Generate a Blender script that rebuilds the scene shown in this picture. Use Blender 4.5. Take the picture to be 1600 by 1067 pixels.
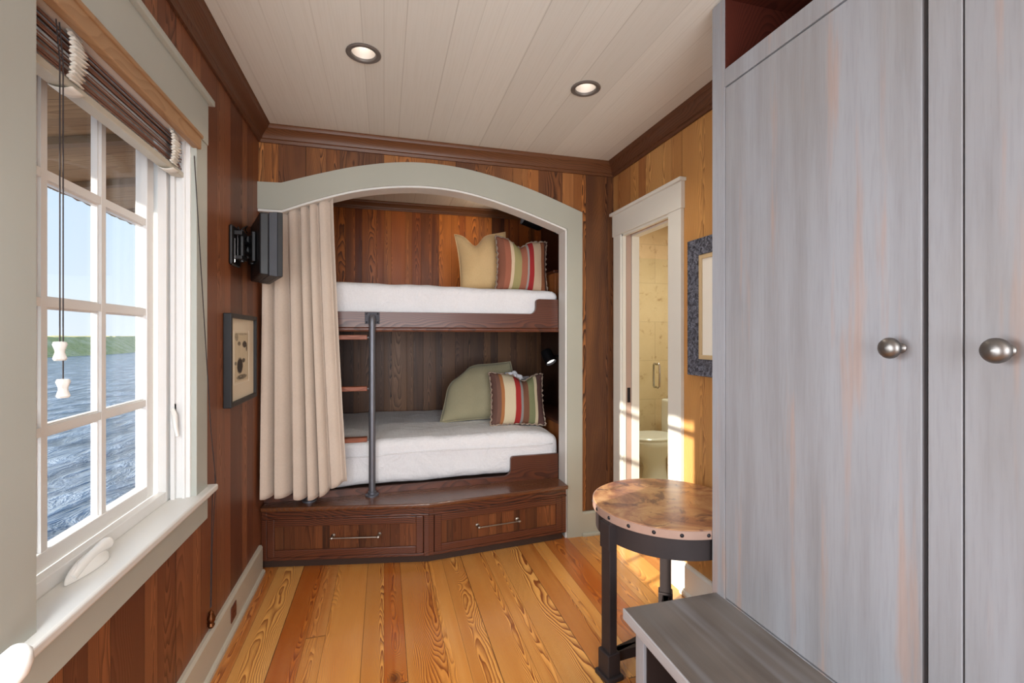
import bpy, bmesh, math, random
from mathutils import Vector, Matrix, noise
random.seed(7)
for o in list(bpy.data.objects): bpy.data.objects.remove(o)
S = bpy.context.scene
C = S.collection
PI = math.pi
R = math.radians

# ------------------------------------------------------------------ camera
H = 1.38
cam = bpy.data.cameras.new('camera'); camo = bpy.data.objects.new('camera', cam); C.objects.link(camo)
cam.sensor_width = 36.0; cam.sensor_fit = 'HORIZONTAL'
cam.lens = 724.0 / 1600 * 36
cam.shift_y = -8.5 / 1600
cam.clip_start = 0.02; cam.clip_end = 5000
YAW = math.atan(200 / 724.0)
camo.location = (0, 0, H)
camo.rotation_euler = (R(90), 0, -YAW)
S.camera = camo

# ------------------------------------------------------------------ exposure, sky, sun, fill lamps
S.view_settings.view_transform = 'Standard'; S.view_settings.look = 'None'
S.view_settings.gamma = 1.0; S.view_settings.use_curve_mapping = False
S.view_settings.exposure = 0.2

W = bpy.data.worlds.new('sky'); S.world = W; W.use_nodes = True
wn = W.node_tree.nodes; wl = W.node_tree.links
bg = wn['Background']; tc = wn.new('ShaderNodeTexCoord'); sp = wn.new('ShaderNodeSeparateXYZ')
rp = wn.new('ShaderNodeValToRGB')
wl.new(tc.outputs['Generated'], sp.inputs[0]); wl.new(sp.outputs['Z'], rp.inputs[0]); wl.new(rp.outputs[0], bg.inputs[0])
e = rp.color_ramp.elements
e[0].position = 0.0; e[0].color = (0.80, 0.90, 1.0, 1)
e[1].position = 1.0; e[1].color = (0.18, 0.42, 0.95, 1)
x = e.new(0.12); x.color = (0.70, 0.85, 1.0, 1)
x = e.new(0.42); x.color = (0.50, 0.74, 1.0, 1)
bg.inputs[1].default_value = 0.98

SUN_D = Vector((1.0, 0.40, -0.385))
sl = bpy.data.lights.new('sun', 'SUN'); sl.energy = 9.0; sl.angle = R(0.6); sl.color = (1.0, 0.92, 0.80)
so = bpy.data.objects.new('sun', sl); C.objects.link(so)
so.rotation_euler = SUN_D.to_track_quat('-Z', 'Y').to_euler()

def area(name, loc, d, sx, sy, power, col):
    l = bpy.data.lights.new(name, 'AREA'); l.shape = 'RECTANGLE'; l.size = sx; l.size_y = sy; l.energy = power; l.color = col
    o = bpy.data.objects.new(name, l); C.objects.link(o); o.location = loc
    o.rotation_euler = Vector(d).to_track_quat('-Z', 'Y').to_euler(); return o
area('fill_second_window', (-0.74, 0.56, 1.25), (1, 0.5, -0.5), 0.72, 1.0, 36, (0.90, 0.95, 1.0))  # added fill lamp standing in for daylight, in front of the closed opening
area('fill_back_wall', (0.3, -1.9, 1.45), (0.0, 1, 0.06), 1.7, 1.7, 88, (0.93, 0.96, 1.0))  # added fill lamp behind the camera; the back wall has no window

# ------------------------------------------------------------------ materials
def lin(c):
    return tuple(((v/255.0)/12.92 if v/255.0 <= 0.04045 else ((v/255.0+0.055)/1.055)**2.4) for v in c) + (1.0,)

class NT:
    def __init__(s, name):
        s.mat = bpy.data.materials.new(name); s.mat.use_nodes = True
        s.t = s.mat.node_tree; s.n = s.t.nodes; s.l = s.t.links
        s.b = s.n['Principled BSDF']
    def new(s, k): return s.n.new(k)
    def put(s, sock, v):
        if v is None: return
        if isinstance(v, bpy.types.NodeSocket): s.l.new(v, sock)
        elif isinstance(v, (tuple, list)) and len(v) == 3 and sock.type == 'RGBA': sock.default_value = tuple(v) + (1,)
        else: sock.default_value = v
    def m(s, op, a, b=None, c=None, clamp=False):
        n = s.new('ShaderNodeMath'); n.operation = op; n.use_clamp = clamp
        s.put(n.inputs[0], a)
        if b is not None: s.put(n.inputs[1], b)
        if c is not None: s.put(n.inputs[2], c)
        return n.outputs[0]
    def coord(s, k='Object'): return s.new('ShaderNodeTexCoord').outputs[k]
    def sep(s, v):
        n = s.new('ShaderNodeSeparateXYZ'); s.l.new(v, n.inputs[0]); return n.outputs
    def com(s, x, y, z):
        n = s.new('ShaderNodeCombineXYZ'); s.put(n.inputs[0], x); s.put(n.inputs[1], y); s.put(n.inputs[2], z); return n.outputs[0]
    def noise(s, v, scale=1.0, detail=3.0, rough=0.55, dist=0.0):
        n = s.new('ShaderNodeTexNoise'); s.put(n.inputs['Vector'], v); n.inputs['Scale'].default_value = scale
        n.inputs['Detail'].default_value = detail; n.inputs['Roughness'].default_value = rough; n.inputs['Distortion'].default_value = dist
        return n.outputs[0]
    def white(s, v):
        n = s.new('ShaderNodeTexWhiteNoise'); s.put(n.inputs['Vector'], v); return s.sep(n.outputs['Color']), n.outputs['Value']
    def ramp(s, f, stops, mode='LINEAR'):
        n = s.new('ShaderNodeValToRGB'); n.color_ramp.interpolation = mode; s.put(n.inputs[0], f)
        e = n.color_ramp.elements
        while len(e) < len(stops): e.new(0.5)
        for k, (p, c) in enumerate(stops): e[k].position = p; e[k].color = c if len(c) == 4 else tuple(c)+(1,)
        return n.outputs[0]
    def mix(s, f, a, b, mode='MIX'):
        n = s.new('ShaderNodeMix'); n.data_type = 'RGBA'; n.blend_type = mode
        s.put(n.inputs[0], f); s.put(n.inputs[6], a); s.put(n.inputs[7], b); return n.outputs[2]
    def smooth(s, v, a, b, lo=0.0, hi=1.0):
        n = s.new('ShaderNodeMapRange'); n.interpolation_type = 'SMOOTHSTEP'; s.put(n.inputs[0], v)
        n.inputs[1].default_value = a; n.inputs[2].default_value = b; n.inputs[3].default_value = lo; n.inputs[4].default_value = hi
        return n.outputs[0]
    def bump(s, h, strength=0.3, dist=0.01):
        n = s.new('ShaderNodeBump'); n.inputs['Strength'].default_value = strength; n.inputs['Distance'].default_value = dist
        s.put(n.inputs['Height'], h); s.l.new(n.outputs[0], s.b.inputs['Normal'])
    def fin(s, col, rough=0.5, metal=0.0, spec=0.5):
        s.put(s.b.inputs['Base Color'], col); s.put(s.b.inputs['Roughness'], rough); s.b.inputs['Metallic'].default_value = metal
        s.b.inputs['Specular IOR Level'].default_value = spec
        return s.mat

def wood(name, ua, va, width, tones, dark, amt=0.6, rough=0.35, groove=0.012, freq=5.0, joints=0.0, warp=0.25, knots=0.0,
         seed=0.0, bow=2.6, coat=0.0, vsc=1.0, fib=0.35):
    """board wood: boards of `width` along axis va, side by side along axis ua, each with its own tone and figure"""
    s = NT(name); c = s.sep(s.coord()); ax = {'X': 0, 'Y': 1, 'Z': 2}
    U = c[ax[ua]]; V = s.m('MULTIPLY', c[ax[va]], vsc)
    w1 = ({'X', 'Y', 'Z'} - {ua, va}).pop(); T = c[ax[w1]]
    u = s.m('DIVIDE', U, width)
    u = s.m('ADD', u, s.m('MULTIPLY', s.m('SINE', s.m('MULTIPLY', u, 2.3)), warp))
    u = s.m('ADD', u, seed)
    cell = s.m('FLOOR', u); fr = s.m('SUBTRACT', s.m('FRACT', u), 0.5)
    vc = 0.0
    if joints:
        _, r0 = s.white(s.com(cell, 3.7, seed))
        vj = s.m('ADD', s.m('DIVIDE', V, joints), s.m('MULTIPLY', r0, 9.0)); vc = s.m('FLOOR', vj)
    rc, rv = s.white(s.com(cell, vc, 1.3 + seed))
    off = s.m('MULTIPLY', rc[0], 37.0)
    low = s.noise(s.com(s.m('MULTIPLY', u, 1.1), s.m('MULTIPLY', V, 1.6), off), 1.0, 2.0, 0.5)
    mid = s.noise(s.com(s.m('MULTIPLY', u, 2.6), s.m('MULTIPLY', V, 5.0), off), 1.0, 2.0, 0.5)
    cu = s.m('SUBTRACT', fr, s.m('MULTIPLY', s.m('SUBTRACT', rc[1], 0.5), 1.1))
    sgn = s.m('SUBTRACT', s.m('MULTIPLY', s.m('GREATER_THAN', rc[2], 0.5), 2.0), 1.0)
    f = s.m('MULTIPLY', s.m('MULTIPLY', cu, cu), bow)
    f = s.m('ADD', f, s.m('MULTIPLY', s.m('MULTIPLY', V, sgn), 0.55))
    f = s.m('ADD', f, s.m('MULTIPLY', low, 1.3)); f = s.m('ADD', f, s.m('MULTIPLY', mid, 0.16))
    f = s.m('ADD', f, s.m('MULTIPLY', T, 3.0))
    knotm = None
    if knots:
        vo = s.new('ShaderNodeTexVoronoi'); vo.feature = 'F1'; vo.inputs['Scale'].default_value = 1.0
        s.put(vo.inputs['Vector'], s.com(s.m('MULTIPLY', U, knots), s.m('MULTIPLY', V, knots*0.62), off))
        kd = vo.outputs['Distance']
        g = s.m('EXPONENT', s.m('MULTIPLY', s.m('MULTIPLY', kd, kd), -38.0))
        f = s.m('ADD', f, s.m('MULTIPLY', g, 1.5)); knotm = s.smooth(kd, 0.025, 0.095, 1.0, 0.0)
    ring = s.m('FRACT', s.m('MULTIPLY', f, freq))
    ring = s.m('MULTIPLY', s.m('POWER', ring, 1.7), s.smooth(ring, 0.88, 1.0, 1.0, 0.0))
    fiber = s.noise(s.com(s.m('MULTIPLY', U, 420.0), s.m('MULTIPLY', V, 7.0), T), 1.0, 2.0, 0.6)
    patch = s.noise(s.com(s.m('MULTIPLY', u, 1.7), s.m('MULTIPLY', V, 1.1), s.m('ADD', off, 5.0)), 1.0, 2.0, 0.5)
    n = len(tones)
    tn = s.m('ADD', s.m('MULTIPLY', rv, 0.80), s.m('MULTIPLY', patch, 0.22))
    base = s.ramp(tn, [(k/(n-1.0)*0.9+0.03, lin(t)) for k, t in enumerate(tones)])
    k = s.m('ADD', s.m('MULTIPLY', ring, s.m('ADD', 0.45, s.m('MULTIPLY', rc[1], 0.55))), s.m('MULTIPLY', s.m('SUBTRACT', fiber, 0.5), fib))
    k = s.m('MULTIPLY', k, amt*1.5, clamp=True)
    col = s.mix(k, base, lin(dark))
    col = s.mix(s.smooth(fiber, 0.35, 0.72, 0.0, 0.22), col, base, 'MIX')
    if knotm is not None: col = s.mix(s.m('MULTIPLY', knotm, 0.92), col, lin((52, 22, 10)))
    hgt = s.m('MULTIPLY', ring, -0.06)
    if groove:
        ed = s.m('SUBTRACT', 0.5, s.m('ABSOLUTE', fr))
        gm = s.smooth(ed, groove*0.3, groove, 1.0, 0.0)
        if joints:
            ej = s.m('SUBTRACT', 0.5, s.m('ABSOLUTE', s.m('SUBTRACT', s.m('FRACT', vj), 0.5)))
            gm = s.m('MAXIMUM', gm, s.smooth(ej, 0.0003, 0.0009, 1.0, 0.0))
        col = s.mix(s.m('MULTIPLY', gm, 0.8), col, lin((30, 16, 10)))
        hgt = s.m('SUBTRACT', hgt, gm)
    s.bump(hgt, 0.35, 0.004)
    if coat: s.b.inputs['Coat Weight'].default_value = coat; s.b.inputs['Coat Roughness'].default_value = 0.18
    return s.fin(col, s.m('ADD', rough, s.m('MULTIPLY', ring, 0.1)), 0.0, 0.28 if not coat else 0.45)

def paint(name, c, rough=0.45, var=0.06, scale=3.0):
    s = NT(name); v = s.coord(); n = s.noise(v, scale, 3.0)
    a = lin(c); b = tuple(x*(1-var*2) for x in a[:3]) + (1,)
    f = s.noise(v, 160.0, 2.0); s.bump(f, 0.06, 0.002)
    return s.fin(s.mix(n, a, b), rough)

def metal(name, c, rough=0.35, met=1.0):
    s = NT(name); n = s.noise(s.coord(), 14.0, 4.0)
    a = lin(c); b = tuple(x*0.72 for x in a[:3]) + (1,)
    return s.fin(s.mix(n, a, b), s.m('ADD', rough, s.m('MULTIPLY', n, 0.12)), met)

def cloth(name, c, c2=None, weave=500.0, rough=0.9, wr=0.5, wd=0.006, ws=9.0):
    s = NT(name); v = s.coord(); p = s.sep(v)
    n = s.noise(v, 6.0, 3.0)
    a = lin(c); b = lin(c2) if c2 else tuple(x*0.86 for x in a[:3]) + (1,)
    th = s.noise(s.com(s.m('MULTIPLY', p[0], 90.0), p[1], s.m('MULTIPLY', p[2], weave)), 1.0, 2.0)
    th2 = s.noise(s.com(s.m('MULTIPLY', p[0], weave), p[1], s.m('MULTIPLY', p[2], 60.0)), 1.0, 2.0)
    t = s.m('MULTIPLY', s.m('ADD', th, th2), 0.5)
    wrk = s.noise(v, ws, 4.0, 0.6, 0.8)
    s.bump(s.m('ADD', s.m('MULTIPLY', wrk, wr), s.m('MULTIPLY', t, 0.10)), 0.6, wd)
    col = s.mix(n, a, b); col = s.mix(s.smooth(t, 0.42, 0.62, 0.0, 0.16), col, tuple(x*0.6 for x in b[:3])+(1,))
    s.b.inputs['Sheen Weight'].default_value = 0.15
    return s.fin(col, rough, 0.0, 0.2)

def glass(name, tint=(1, 1, 1), refl=0.06):
    s = NT(name); s.n.remove(s.b); out = s.n['Material Output']
    t = s.new('ShaderNodeBsdfTransparent'); t.inputs[0].default_value = tuple(tint)+(1,)
    g = s.new('ShaderNodeBsdfGlossy'); g.inputs['Roughness'].default_value = 0.02
    fz = s.new('ShaderNodeLayerWeight'); fz.inputs[0].default_value = 0.5
    fr = s.m('ADD', 0.02, s.m('MULTIPLY', s.m('POWER', fz.outputs['Facing'], 5.0), 0.6))
    mx = s.new('ShaderNodeMixShader'); s.l.new(fr, mx.inputs[0]); s.l.new(t.outputs[0], mx.inputs[1]); s.l.new(g.outputs[0], mx.inputs[2])
    s.l.new(mx.outputs[0], out.inputs[0]); return s.mat

RED = [(82, 40, 26), (112, 58, 36), (128, 70, 44), (98, 46, 30), (140, 82, 54)]
DRK = [(52, 30, 22), (96, 54, 30), (66, 38, 26), (128, 76, 40), (78, 46, 30), (140, 84, 46)]
M = {}
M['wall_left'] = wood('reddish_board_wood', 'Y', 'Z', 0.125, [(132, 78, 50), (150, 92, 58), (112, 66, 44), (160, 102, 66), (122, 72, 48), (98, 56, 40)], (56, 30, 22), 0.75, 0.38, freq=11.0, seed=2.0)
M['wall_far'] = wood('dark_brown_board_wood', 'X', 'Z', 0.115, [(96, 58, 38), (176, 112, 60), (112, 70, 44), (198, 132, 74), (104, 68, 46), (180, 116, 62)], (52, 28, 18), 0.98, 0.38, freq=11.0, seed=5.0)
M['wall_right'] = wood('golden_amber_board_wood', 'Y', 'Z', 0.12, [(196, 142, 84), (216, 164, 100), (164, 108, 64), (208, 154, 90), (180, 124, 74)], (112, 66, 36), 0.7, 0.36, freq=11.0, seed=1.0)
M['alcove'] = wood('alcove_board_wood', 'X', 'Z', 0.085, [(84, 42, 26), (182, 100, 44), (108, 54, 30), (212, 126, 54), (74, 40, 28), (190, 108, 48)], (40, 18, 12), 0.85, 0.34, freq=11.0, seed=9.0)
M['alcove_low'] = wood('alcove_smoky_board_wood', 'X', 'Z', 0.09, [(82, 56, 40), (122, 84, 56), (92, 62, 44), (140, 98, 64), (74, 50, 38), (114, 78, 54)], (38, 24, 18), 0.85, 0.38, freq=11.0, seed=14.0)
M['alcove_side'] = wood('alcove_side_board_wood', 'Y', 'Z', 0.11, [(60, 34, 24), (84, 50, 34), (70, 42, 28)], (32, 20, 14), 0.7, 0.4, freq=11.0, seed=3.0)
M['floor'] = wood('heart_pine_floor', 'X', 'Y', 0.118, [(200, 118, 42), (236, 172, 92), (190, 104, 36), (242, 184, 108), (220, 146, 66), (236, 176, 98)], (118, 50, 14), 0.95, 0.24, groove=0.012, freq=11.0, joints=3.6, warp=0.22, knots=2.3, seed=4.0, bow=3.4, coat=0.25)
M['crown'] = wood('crown_wood', 'Z', 'X', 0.5, [(106, 68, 44), (122, 80, 52)], (54, 33, 22), 0.7, 0.3, groove=0, freq=14.0)
M['crown_y'] = wood('crown_wood_side', 'Z', 'Y', 0.5, [(98, 62, 42), (114, 74, 50)], (50, 30, 20), 0.7, 0.3, groove=0, freq=14.0)
M['rail'] = wood('polished_rail_wood', 'Z', 'X', 0.35, [(92, 48, 30), (122, 66, 38)], (34, 17, 12), 0.9, 0.36, groove=0, freq=9.0, coat=0.12, seed=0.3)
M['base_v'] = wood('drawer_board_wood', 'X', 'Z', 0.055, [(80, 44, 28), (126, 74, 44), (92, 52, 32), (136, 82, 48), (54, 32, 24)], (38, 20, 14), 0.7, 0.3, groove=0.02, freq=8.0, seed=2.0)
M['base_top'] = wood('base_top_wood', 'Y', 'X', 0.4, [(116, 72, 42), (104, 62, 38)], (54, 32, 22), 0.7, 0.26, groove=0, freq=9.0, coat=0.3, seed=0.2)
M['plinth'] = wood('worn_dark_plinth_wood', 'Z', 'X', 0.3, [(48, 32, 26), (70, 50, 40)], (26, 18, 15), 0.8, 0.6, groove=0, freq=10.0)
M['tread'] = wood('ladder_tread_wood', 'Y', 'X', 0.2, [(150, 88, 62), (138, 78, 54)], (84, 44, 28), 0.6, 0.4, groove=0, freq=9.0)
M['oak'] = wood('tan_valance_wood', 'Z', 'Y', 0.3, [(180, 144, 108), (172, 136, 100)], (140, 102, 72), 0.4, 0.4, groove=0, freq=12.0)
M['slat'] = wood('brown_slat_wood', 'X', 'Y', 0.3, [(158, 116, 96), (142, 102, 84)], (90, 60, 50), 0.7, 0.45, groove=0, freq=14.0)
M['shelf'] = wood('shelf_end_wood', 'Y', 'Z', 0.07, [(168, 104, 56), (134, 78, 42), (182, 118, 66)], (92, 48, 26), 0.6, 0.35, freq=11.0)
M['sage'] = paint('greige_trim_paint', (186, 189, 180), 0.42)
M['arch'] = paint('sage_arch_paint', (176, 176, 162), 0.42)
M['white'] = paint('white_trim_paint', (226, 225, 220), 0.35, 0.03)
M['sash'] = paint('window_white_paint', (238, 238, 236), 0.35, 0.02)
M['door_white'] = paint('door_trim_white', (232, 230, 220), 0.4, 0.03)
M['base_w'] = paint('baseboard_paint', (196, 190, 174), 0.42)
M['black'] = metal('black_plastic', (16, 16, 19), 0.42, 0.0)
M['black_grey'] = metal('dark_grey_plastic', (52, 54, 62), 0.5, 0.0)
M['blackm'] = metal('blackened_steel', (50, 48, 52), 0.4, 0.7)
M['tblm'] = metal('table_iron', (60, 52, 52), 0.5, 0.35)
M['pipe'] = metal('gunmetal_pipe', (128, 130, 138), 0.45, 0.8)
M['nickel'] = metal('brushed_nickel', (178, 170, 160), 0.3, 1.0)
M['pewter'] = metal('aged_pewter', (142, 138, 134), 0.34, 1.0)
M['chrome'] = metal('chrome', (205, 205, 205), 0.12, 1.0)
M['brass'] = metal('aged_brass', (120, 78, 50), 0.35, 1.0)
M['can'] = metal('lamp_ring_metal', (120, 112, 106), 0.45, 0.3)
M['refl'] = metal('lamp_reflector', (232, 224, 216), 0.45, 0.35)
M['porcelain'] = paint('white_porcelain', (238, 236, 230), 0.15, 0.02)
M['plastic_w'] = paint('white_plastic', (240, 238, 232), 0.2, 0.02)
M['cord'] = paint('dark_cord', (56, 48, 48), 0.8)
M['brown_pl'] = paint('brown_plastic', (96, 46, 34), 0.4)
M['curtain'] = cloth('natural_linen_curtain', (216, 201, 186), (202, 186, 170), 420.0, 0.95, 0.25, 0.003)
M['sheet'] = cloth('white_linen_cover', (240, 240, 242), (230, 230, 232), 600.0, 0.9, 1.0, 0.035, 6.0)
M['mustard'] = cloth('mustard_cloth', (240, 206, 152), (228, 190, 134), 400.0, 0.9, 0.7, 0.008)
M['sagec'] = cloth('sage_cloth', (172, 164, 134), (158, 150, 120), 400.0, 0.9, 0.7, 0.008)
M['towel'] = cloth('white_terry', (244, 244, 248), (234, 234, 240), 300.0, 0.95, 1.0, 0.01, 30.0)
M['fringe'] = cloth('fringe_cloth', (120, 92, 78), (196, 180, 160), 300.0, 0.95, 1.0, 0.01, 60.0)
M['tape'] = cloth('white_ladder_tape', (240, 236, 226), (226, 220, 208), 500.0, 0.9, 0.3, 0.002)
M['glass'] = glass('window_glass')
M['glass_s'] = glass('shower_glass', (0.94, 0.97, 0.95))

def m_ceiling():
    s = NT('beige_painted_ceiling_boards'); c = s.sep(s.coord())
    u = s.m('DIVIDE', c[0], 0.115); u = s.m('ADD', u, s.m('MULTIPLY', s.m('SINE', s.m('MULTIPLY', u, 1.9)), 0.28))
    cell = s.m('FLOOR', u); ed = s.m('SUBTRACT', 0.5, s.m('ABSOLUTE', s.m('SUBTRACT', s.m('FRACT', u), 0.5)))
    _, rv = s.white(s.com(cell, 1.0, 2.0))
    gm = s.m('MULTIPLY', s.smooth(ed, 0.006, 0.022, 1.0, 0.0), s.m('ADD', 0.25, s.m('MULTIPLY', rv, 0.75)))
    gr = s.noise(s.com(s.m('MULTIPLY', c[0], 120.0), s.m('MULTIPLY', c[1], 3.0), 0.0), 1.0, 3.0)
    col = s.mix(rv, lin((220, 217, 208)), lin((212, 209, 200)))
    col = s.mix(s.smooth(gr, 0.4, 0.7, 0, 0.25), col, lin((198, 193, 180)))
    col = s.mix(s.m('MULTIPLY', gm, 0.45), col, lin((140, 130, 114)))
    s.bump(s.m('MULTIPLY', gm, -1.0), 0.12, 0.003)
    return s.fin(col, 0.5)
M['ceiling'] = m_ceiling()

def m_greywash(name, va='Z', c1=(150, 151, 156), c2=(138, 137, 140), hot=0.45):
    s = NT(name); c = s.sep(s.coord()); i = {'X': 0, 'Y': 1, 'Z': 2}[va]
    sc = [20.0, 20.0, 20.0]; sc[i] = 1.3
    v = s.com(s.m('MULTIPLY', c[0], sc[0]), s.m('MULTIPLY', c[1], sc[1]), s.m('MULTIPLY', c[2], sc[2]))
    a = s.noise(v, 1.0, 4.0, 0.55); b = s.noise(v, 0.33, 3.0); d = s.noise(v, 0.8, 3.0, 0.6); fi = s.noise(v, 7.0, 3.0)
    big = s.noise(s.coord(), 1.6, 2.0)
    col = s.mix(s.smooth(a, 0.35, 0.7), lin(c1), lin(c2))
    col = s.mix(s.smooth(big, 0.4, 0.7, 0, 0.35), col, lin((150, 146, 142)))
    col = s.mix(s.smooth(b, 0.46, 0.66, 0, 0.6), col, lin((160, 163, 170)))
    col = s.mix(s.smooth(d, 0.56, 0.70, 0, hot), col, lin((176, 140, 118)))
    col = s.mix(s.smooth(fi, 0.45, 0.7, 0, 0.14), col, lin((112, 108, 108)))
    s.bump(fi, 0.1, 0.001)
    return s.fin(col, 0.5, 0.0, 0.35)
M['wash'] = m_greywash('grey_washed_wood')
M['wash_top'] = m_greywash('dark_grey_washed_top', 'Y', (92, 82, 74), (82, 73, 66), 0.05)
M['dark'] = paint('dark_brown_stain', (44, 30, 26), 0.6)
M['wash_edge'] = m_greywash('grey_washed_edge', 'Y', (172, 170, 172), (146, 142, 142), 0.25)
M['cubby'] = wood('mahogany_cubby_wood', 'X', 'Y', 0.4, [(72, 32, 24), (84, 38, 28)], (40, 16, 12), 0.6, 0.4, groove=0, freq=11.0)

def m_stripes(name, stops):
    s = NT(name); uv = s.sep(s.coord('UV')); p = s.sep(s.coord())
    w = s.noise(s.coord(), 5.0, 2.0)
    f = s.m('ADD', uv[0], s.m('MULTIPLY', s.m('SUBTRACT', w, 0.5), 0.03))
    n = s.new('ShaderNodeValToRGB'); n.color_ramp.interpolation = 'CONSTANT'; s.l.new(f, n.inputs[0])
    e = n.color_ramp.elements
    while len(e) < len(stops): e.new(0.5)
    for k, (q, c) in enumerate(stops): e[k].position = q; e[k].color = lin(c)
    th = s.noise(s.com(s.m('MULTIPLY', uv[0], 60.0), s.m('MULTIPLY', uv[1], 300.0), 0.0), 1.0, 2.0)
    col = s.mix(s.smooth(th, 0.4, 0.7, 0, 0.25), n.outputs[0], lin((110, 90, 80)))
    s.bump(s.m('ADD', s.noise(s.coord(), 12.0, 3.0), s.m('MULTIPLY', th, 0.2)), 0.5, 0.006)
    return s.fin(col, 0.92, 0, 0.15)
M['stripe_a'] = m_stripes('striped_cloth_upper', [(0, (150, 96, 76)), (0.12, (176, 108, 84)), (0.22, (232, 206, 172)), (0.28, (176, 164, 112)), (0.42, (178, 112, 88)), (0.54, (176, 168, 160)), (0.58, (178, 50, 52)), (0.68, (222, 190, 158)), (0.85, (160, 100, 68)), (0.93, (96, 66, 58))])
M['stripe_b'] = m_stripes('striped_cloth_lower', [(0, (104, 76, 68)), (0.08, (120, 88, 76)), (0.15, (176, 116, 72)), (0.21, (222, 206, 172)), (0.41, (170, 48, 46)), (0.51, (150, 146, 142)), (0.555, (128, 86, 66)), (0.67, (134, 138, 100)), (0.79, (220, 204, 168)), (0.85, (98, 70, 66))])

def m_tabletop():
    s = NT('aged_copper_top'); v = s.coord()
    a = s.noise(v, 3.4, 5.0, 0.6, 1.4); b = s.noise(v, 5.0, 4.0, 0.6, 2.0); g = s.noise(v, 60.0, 3.0)
    col = s.ramp(a, [(0.34, lin((108, 70, 66))), (0.45, lin((158, 112, 86))), (0.54, lin((190, 146, 106))), (0.68, lin((214, 176, 134)))])
    col = s.mix(s.smooth(b, 0.52, 0.62, 0, 0.75), col, lin((92, 64, 66)))
    col = s.mix(s.smooth(g, 0.6, 0.75, 0, 0.25), col, lin((104, 60, 44)))
    return s.fin(col, s.m('ADD', 0.16, s.m('MULTIPLY', g, 0.14)), 0.12)
M['copper'] = m_tabletop()
M['copper_edge'] = metal('copper_band', (186, 154, 138), 0.4, 0.25)

def m_travertine():
    s = NT('travertine_tile'); v = s.coord(); c = s.sep(v)
    row = s.m('DIVIDE', s.m('ADD', c[2], 0.11), 0.41); rf = s.m('FLOOR', row)
    cx_ = s.m('ADD', s.m('DIVIDE', s.m('ADD', c[0], c[1]), 0.62), s.m('MULTIPLY', rf, 0.5))
    ed = s.m('MINIMUM', s.m('SUBTRACT', 0.5, s.m('ABSOLUTE', s.m('SUBTRACT', s.m('FRACT', row), 0.5))),
             s.m('MULTIPLY', s.m('SUBTRACT', 0.5, s.m('ABSOLUTE', s.m('SUBTRACT', s.m('FRACT', cx_), 0.5))), 1.5))
    _, rv = s.white(s.com(rf, s.m('FLOOR', cx_), 0.5))
    n = s.noise(v, 3.0, 5.0, 0.6, 0.6); n2 = s.noise(v, 9.0, 5.0, 0.65, 0.3)
    col = s.mix(n, lin((220, 200, 164)), lin((184, 158, 120)))
    col = s.mix(s.m('MULTIPLY', rv, 0.4), col, lin((188, 164, 126)))
    col = s.mix(s.smooth(n2, 0.56, 0.72, 0, 0.75), col, lin((146, 110, 74)))
    gm = s.smooth(ed, 0.004, 0.010, 1, 0)
    col = s.mix(s.m('MULTIPLY', gm, 0.5), col, lin((160, 140, 112)))
    s.bump(s.m('MULTIPLY', gm, -1.0), 0.2, 0.003)
    return s.fin(col, 0.28)
M['tile'] = m_travertine()

def m_distress():
    s = NT('distressed_blue_black_wood'); v = s.coord()
    n = s.noise(v, 60.0, 5.0, 0.7, 1.0); b = s.noise(v, 9.0, 3.0)
    col = s.mix(s.smooth(n, 0.4, 0.62), lin((42, 44, 54)), lin((120, 124, 138)))
    col = s.mix(s.smooth(b, 0.5, 0.7, 0, 0.5), col, lin((58, 56, 60))); s.bump(n, 0.8, 0.004)
    return s.fin(col, 0.55)
M['distress'] = m_distress()

def m_print():
    """old etching: two dark furry shapes and scratchy ground on cream paper; UV 0..1"""
    s = NT('etching_print'); uv = s.coord('UV'); c = s.sep(uv)
    n = s.noise(uv, 26.0, 6.0, 0.75, 0.8); big = s.noise(uv, 5.0, 3.0)
    def blob(x, y, rx, ry, w=1.0):
        a = s.m('DIVIDE', s.m('SUBTRACT', c[0], x), rx); b = s.m('DIVIDE', s.m('SUBTRACT', c[1], y), ry)
        d = s.m('SQRT', s.m('ADD', s.m('MULTIPLY', a, a), s.m('MULTIPLY', b, b)))
        return s.m('MULTIPLY', s.smooth(d, 0.55, 1.15, 1, 0), w)
    m = blob(0.36, 0.32, 0.26, 0.20, 1.0)
    for q in [(0.62, 0.42, 0.16, 0.06, 0.8), (0.70, 0.76, 0.20, 0.09, 0.9), (0.85, 0.70, 0.06, 0.12, 0.8), (0.30, 0.78, 0.14, 0.06, .7),
              (0.12, 0.92, 0.16, 0.12, 0.6), (0.5, 0.08, 0.5, 0.07, 0.7), (0.06, 0.38, 0.1, 0.05, 0.7), (0.5, 0.98, 0.6, 0.04, 0.5)]:
        m = s.m('MAXIMUM', m, blob(*q))
    k = s.smooth(s.m('ADD', s.m('MULTIPLY', m, 0.62), s.m('MULTIPLY', n, 0.75)), 0.55, 0.95)
    col = s.mix(k, s.mix(big, lin((214, 200, 172)), lin((196, 182, 152))), lin((48, 40, 36)))
    return s.fin(col, 0.8)
M['print'] = m_print()
M['mat'] = paint('cream_mat', (226, 214, 190), 0.85, 0.03)
M['mat_w'] = paint('white_mat', (236, 230, 216), 0.85, 0.03)
M['gold'] = paint('pale_gilt', (206, 180, 138), 0.4)

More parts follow.
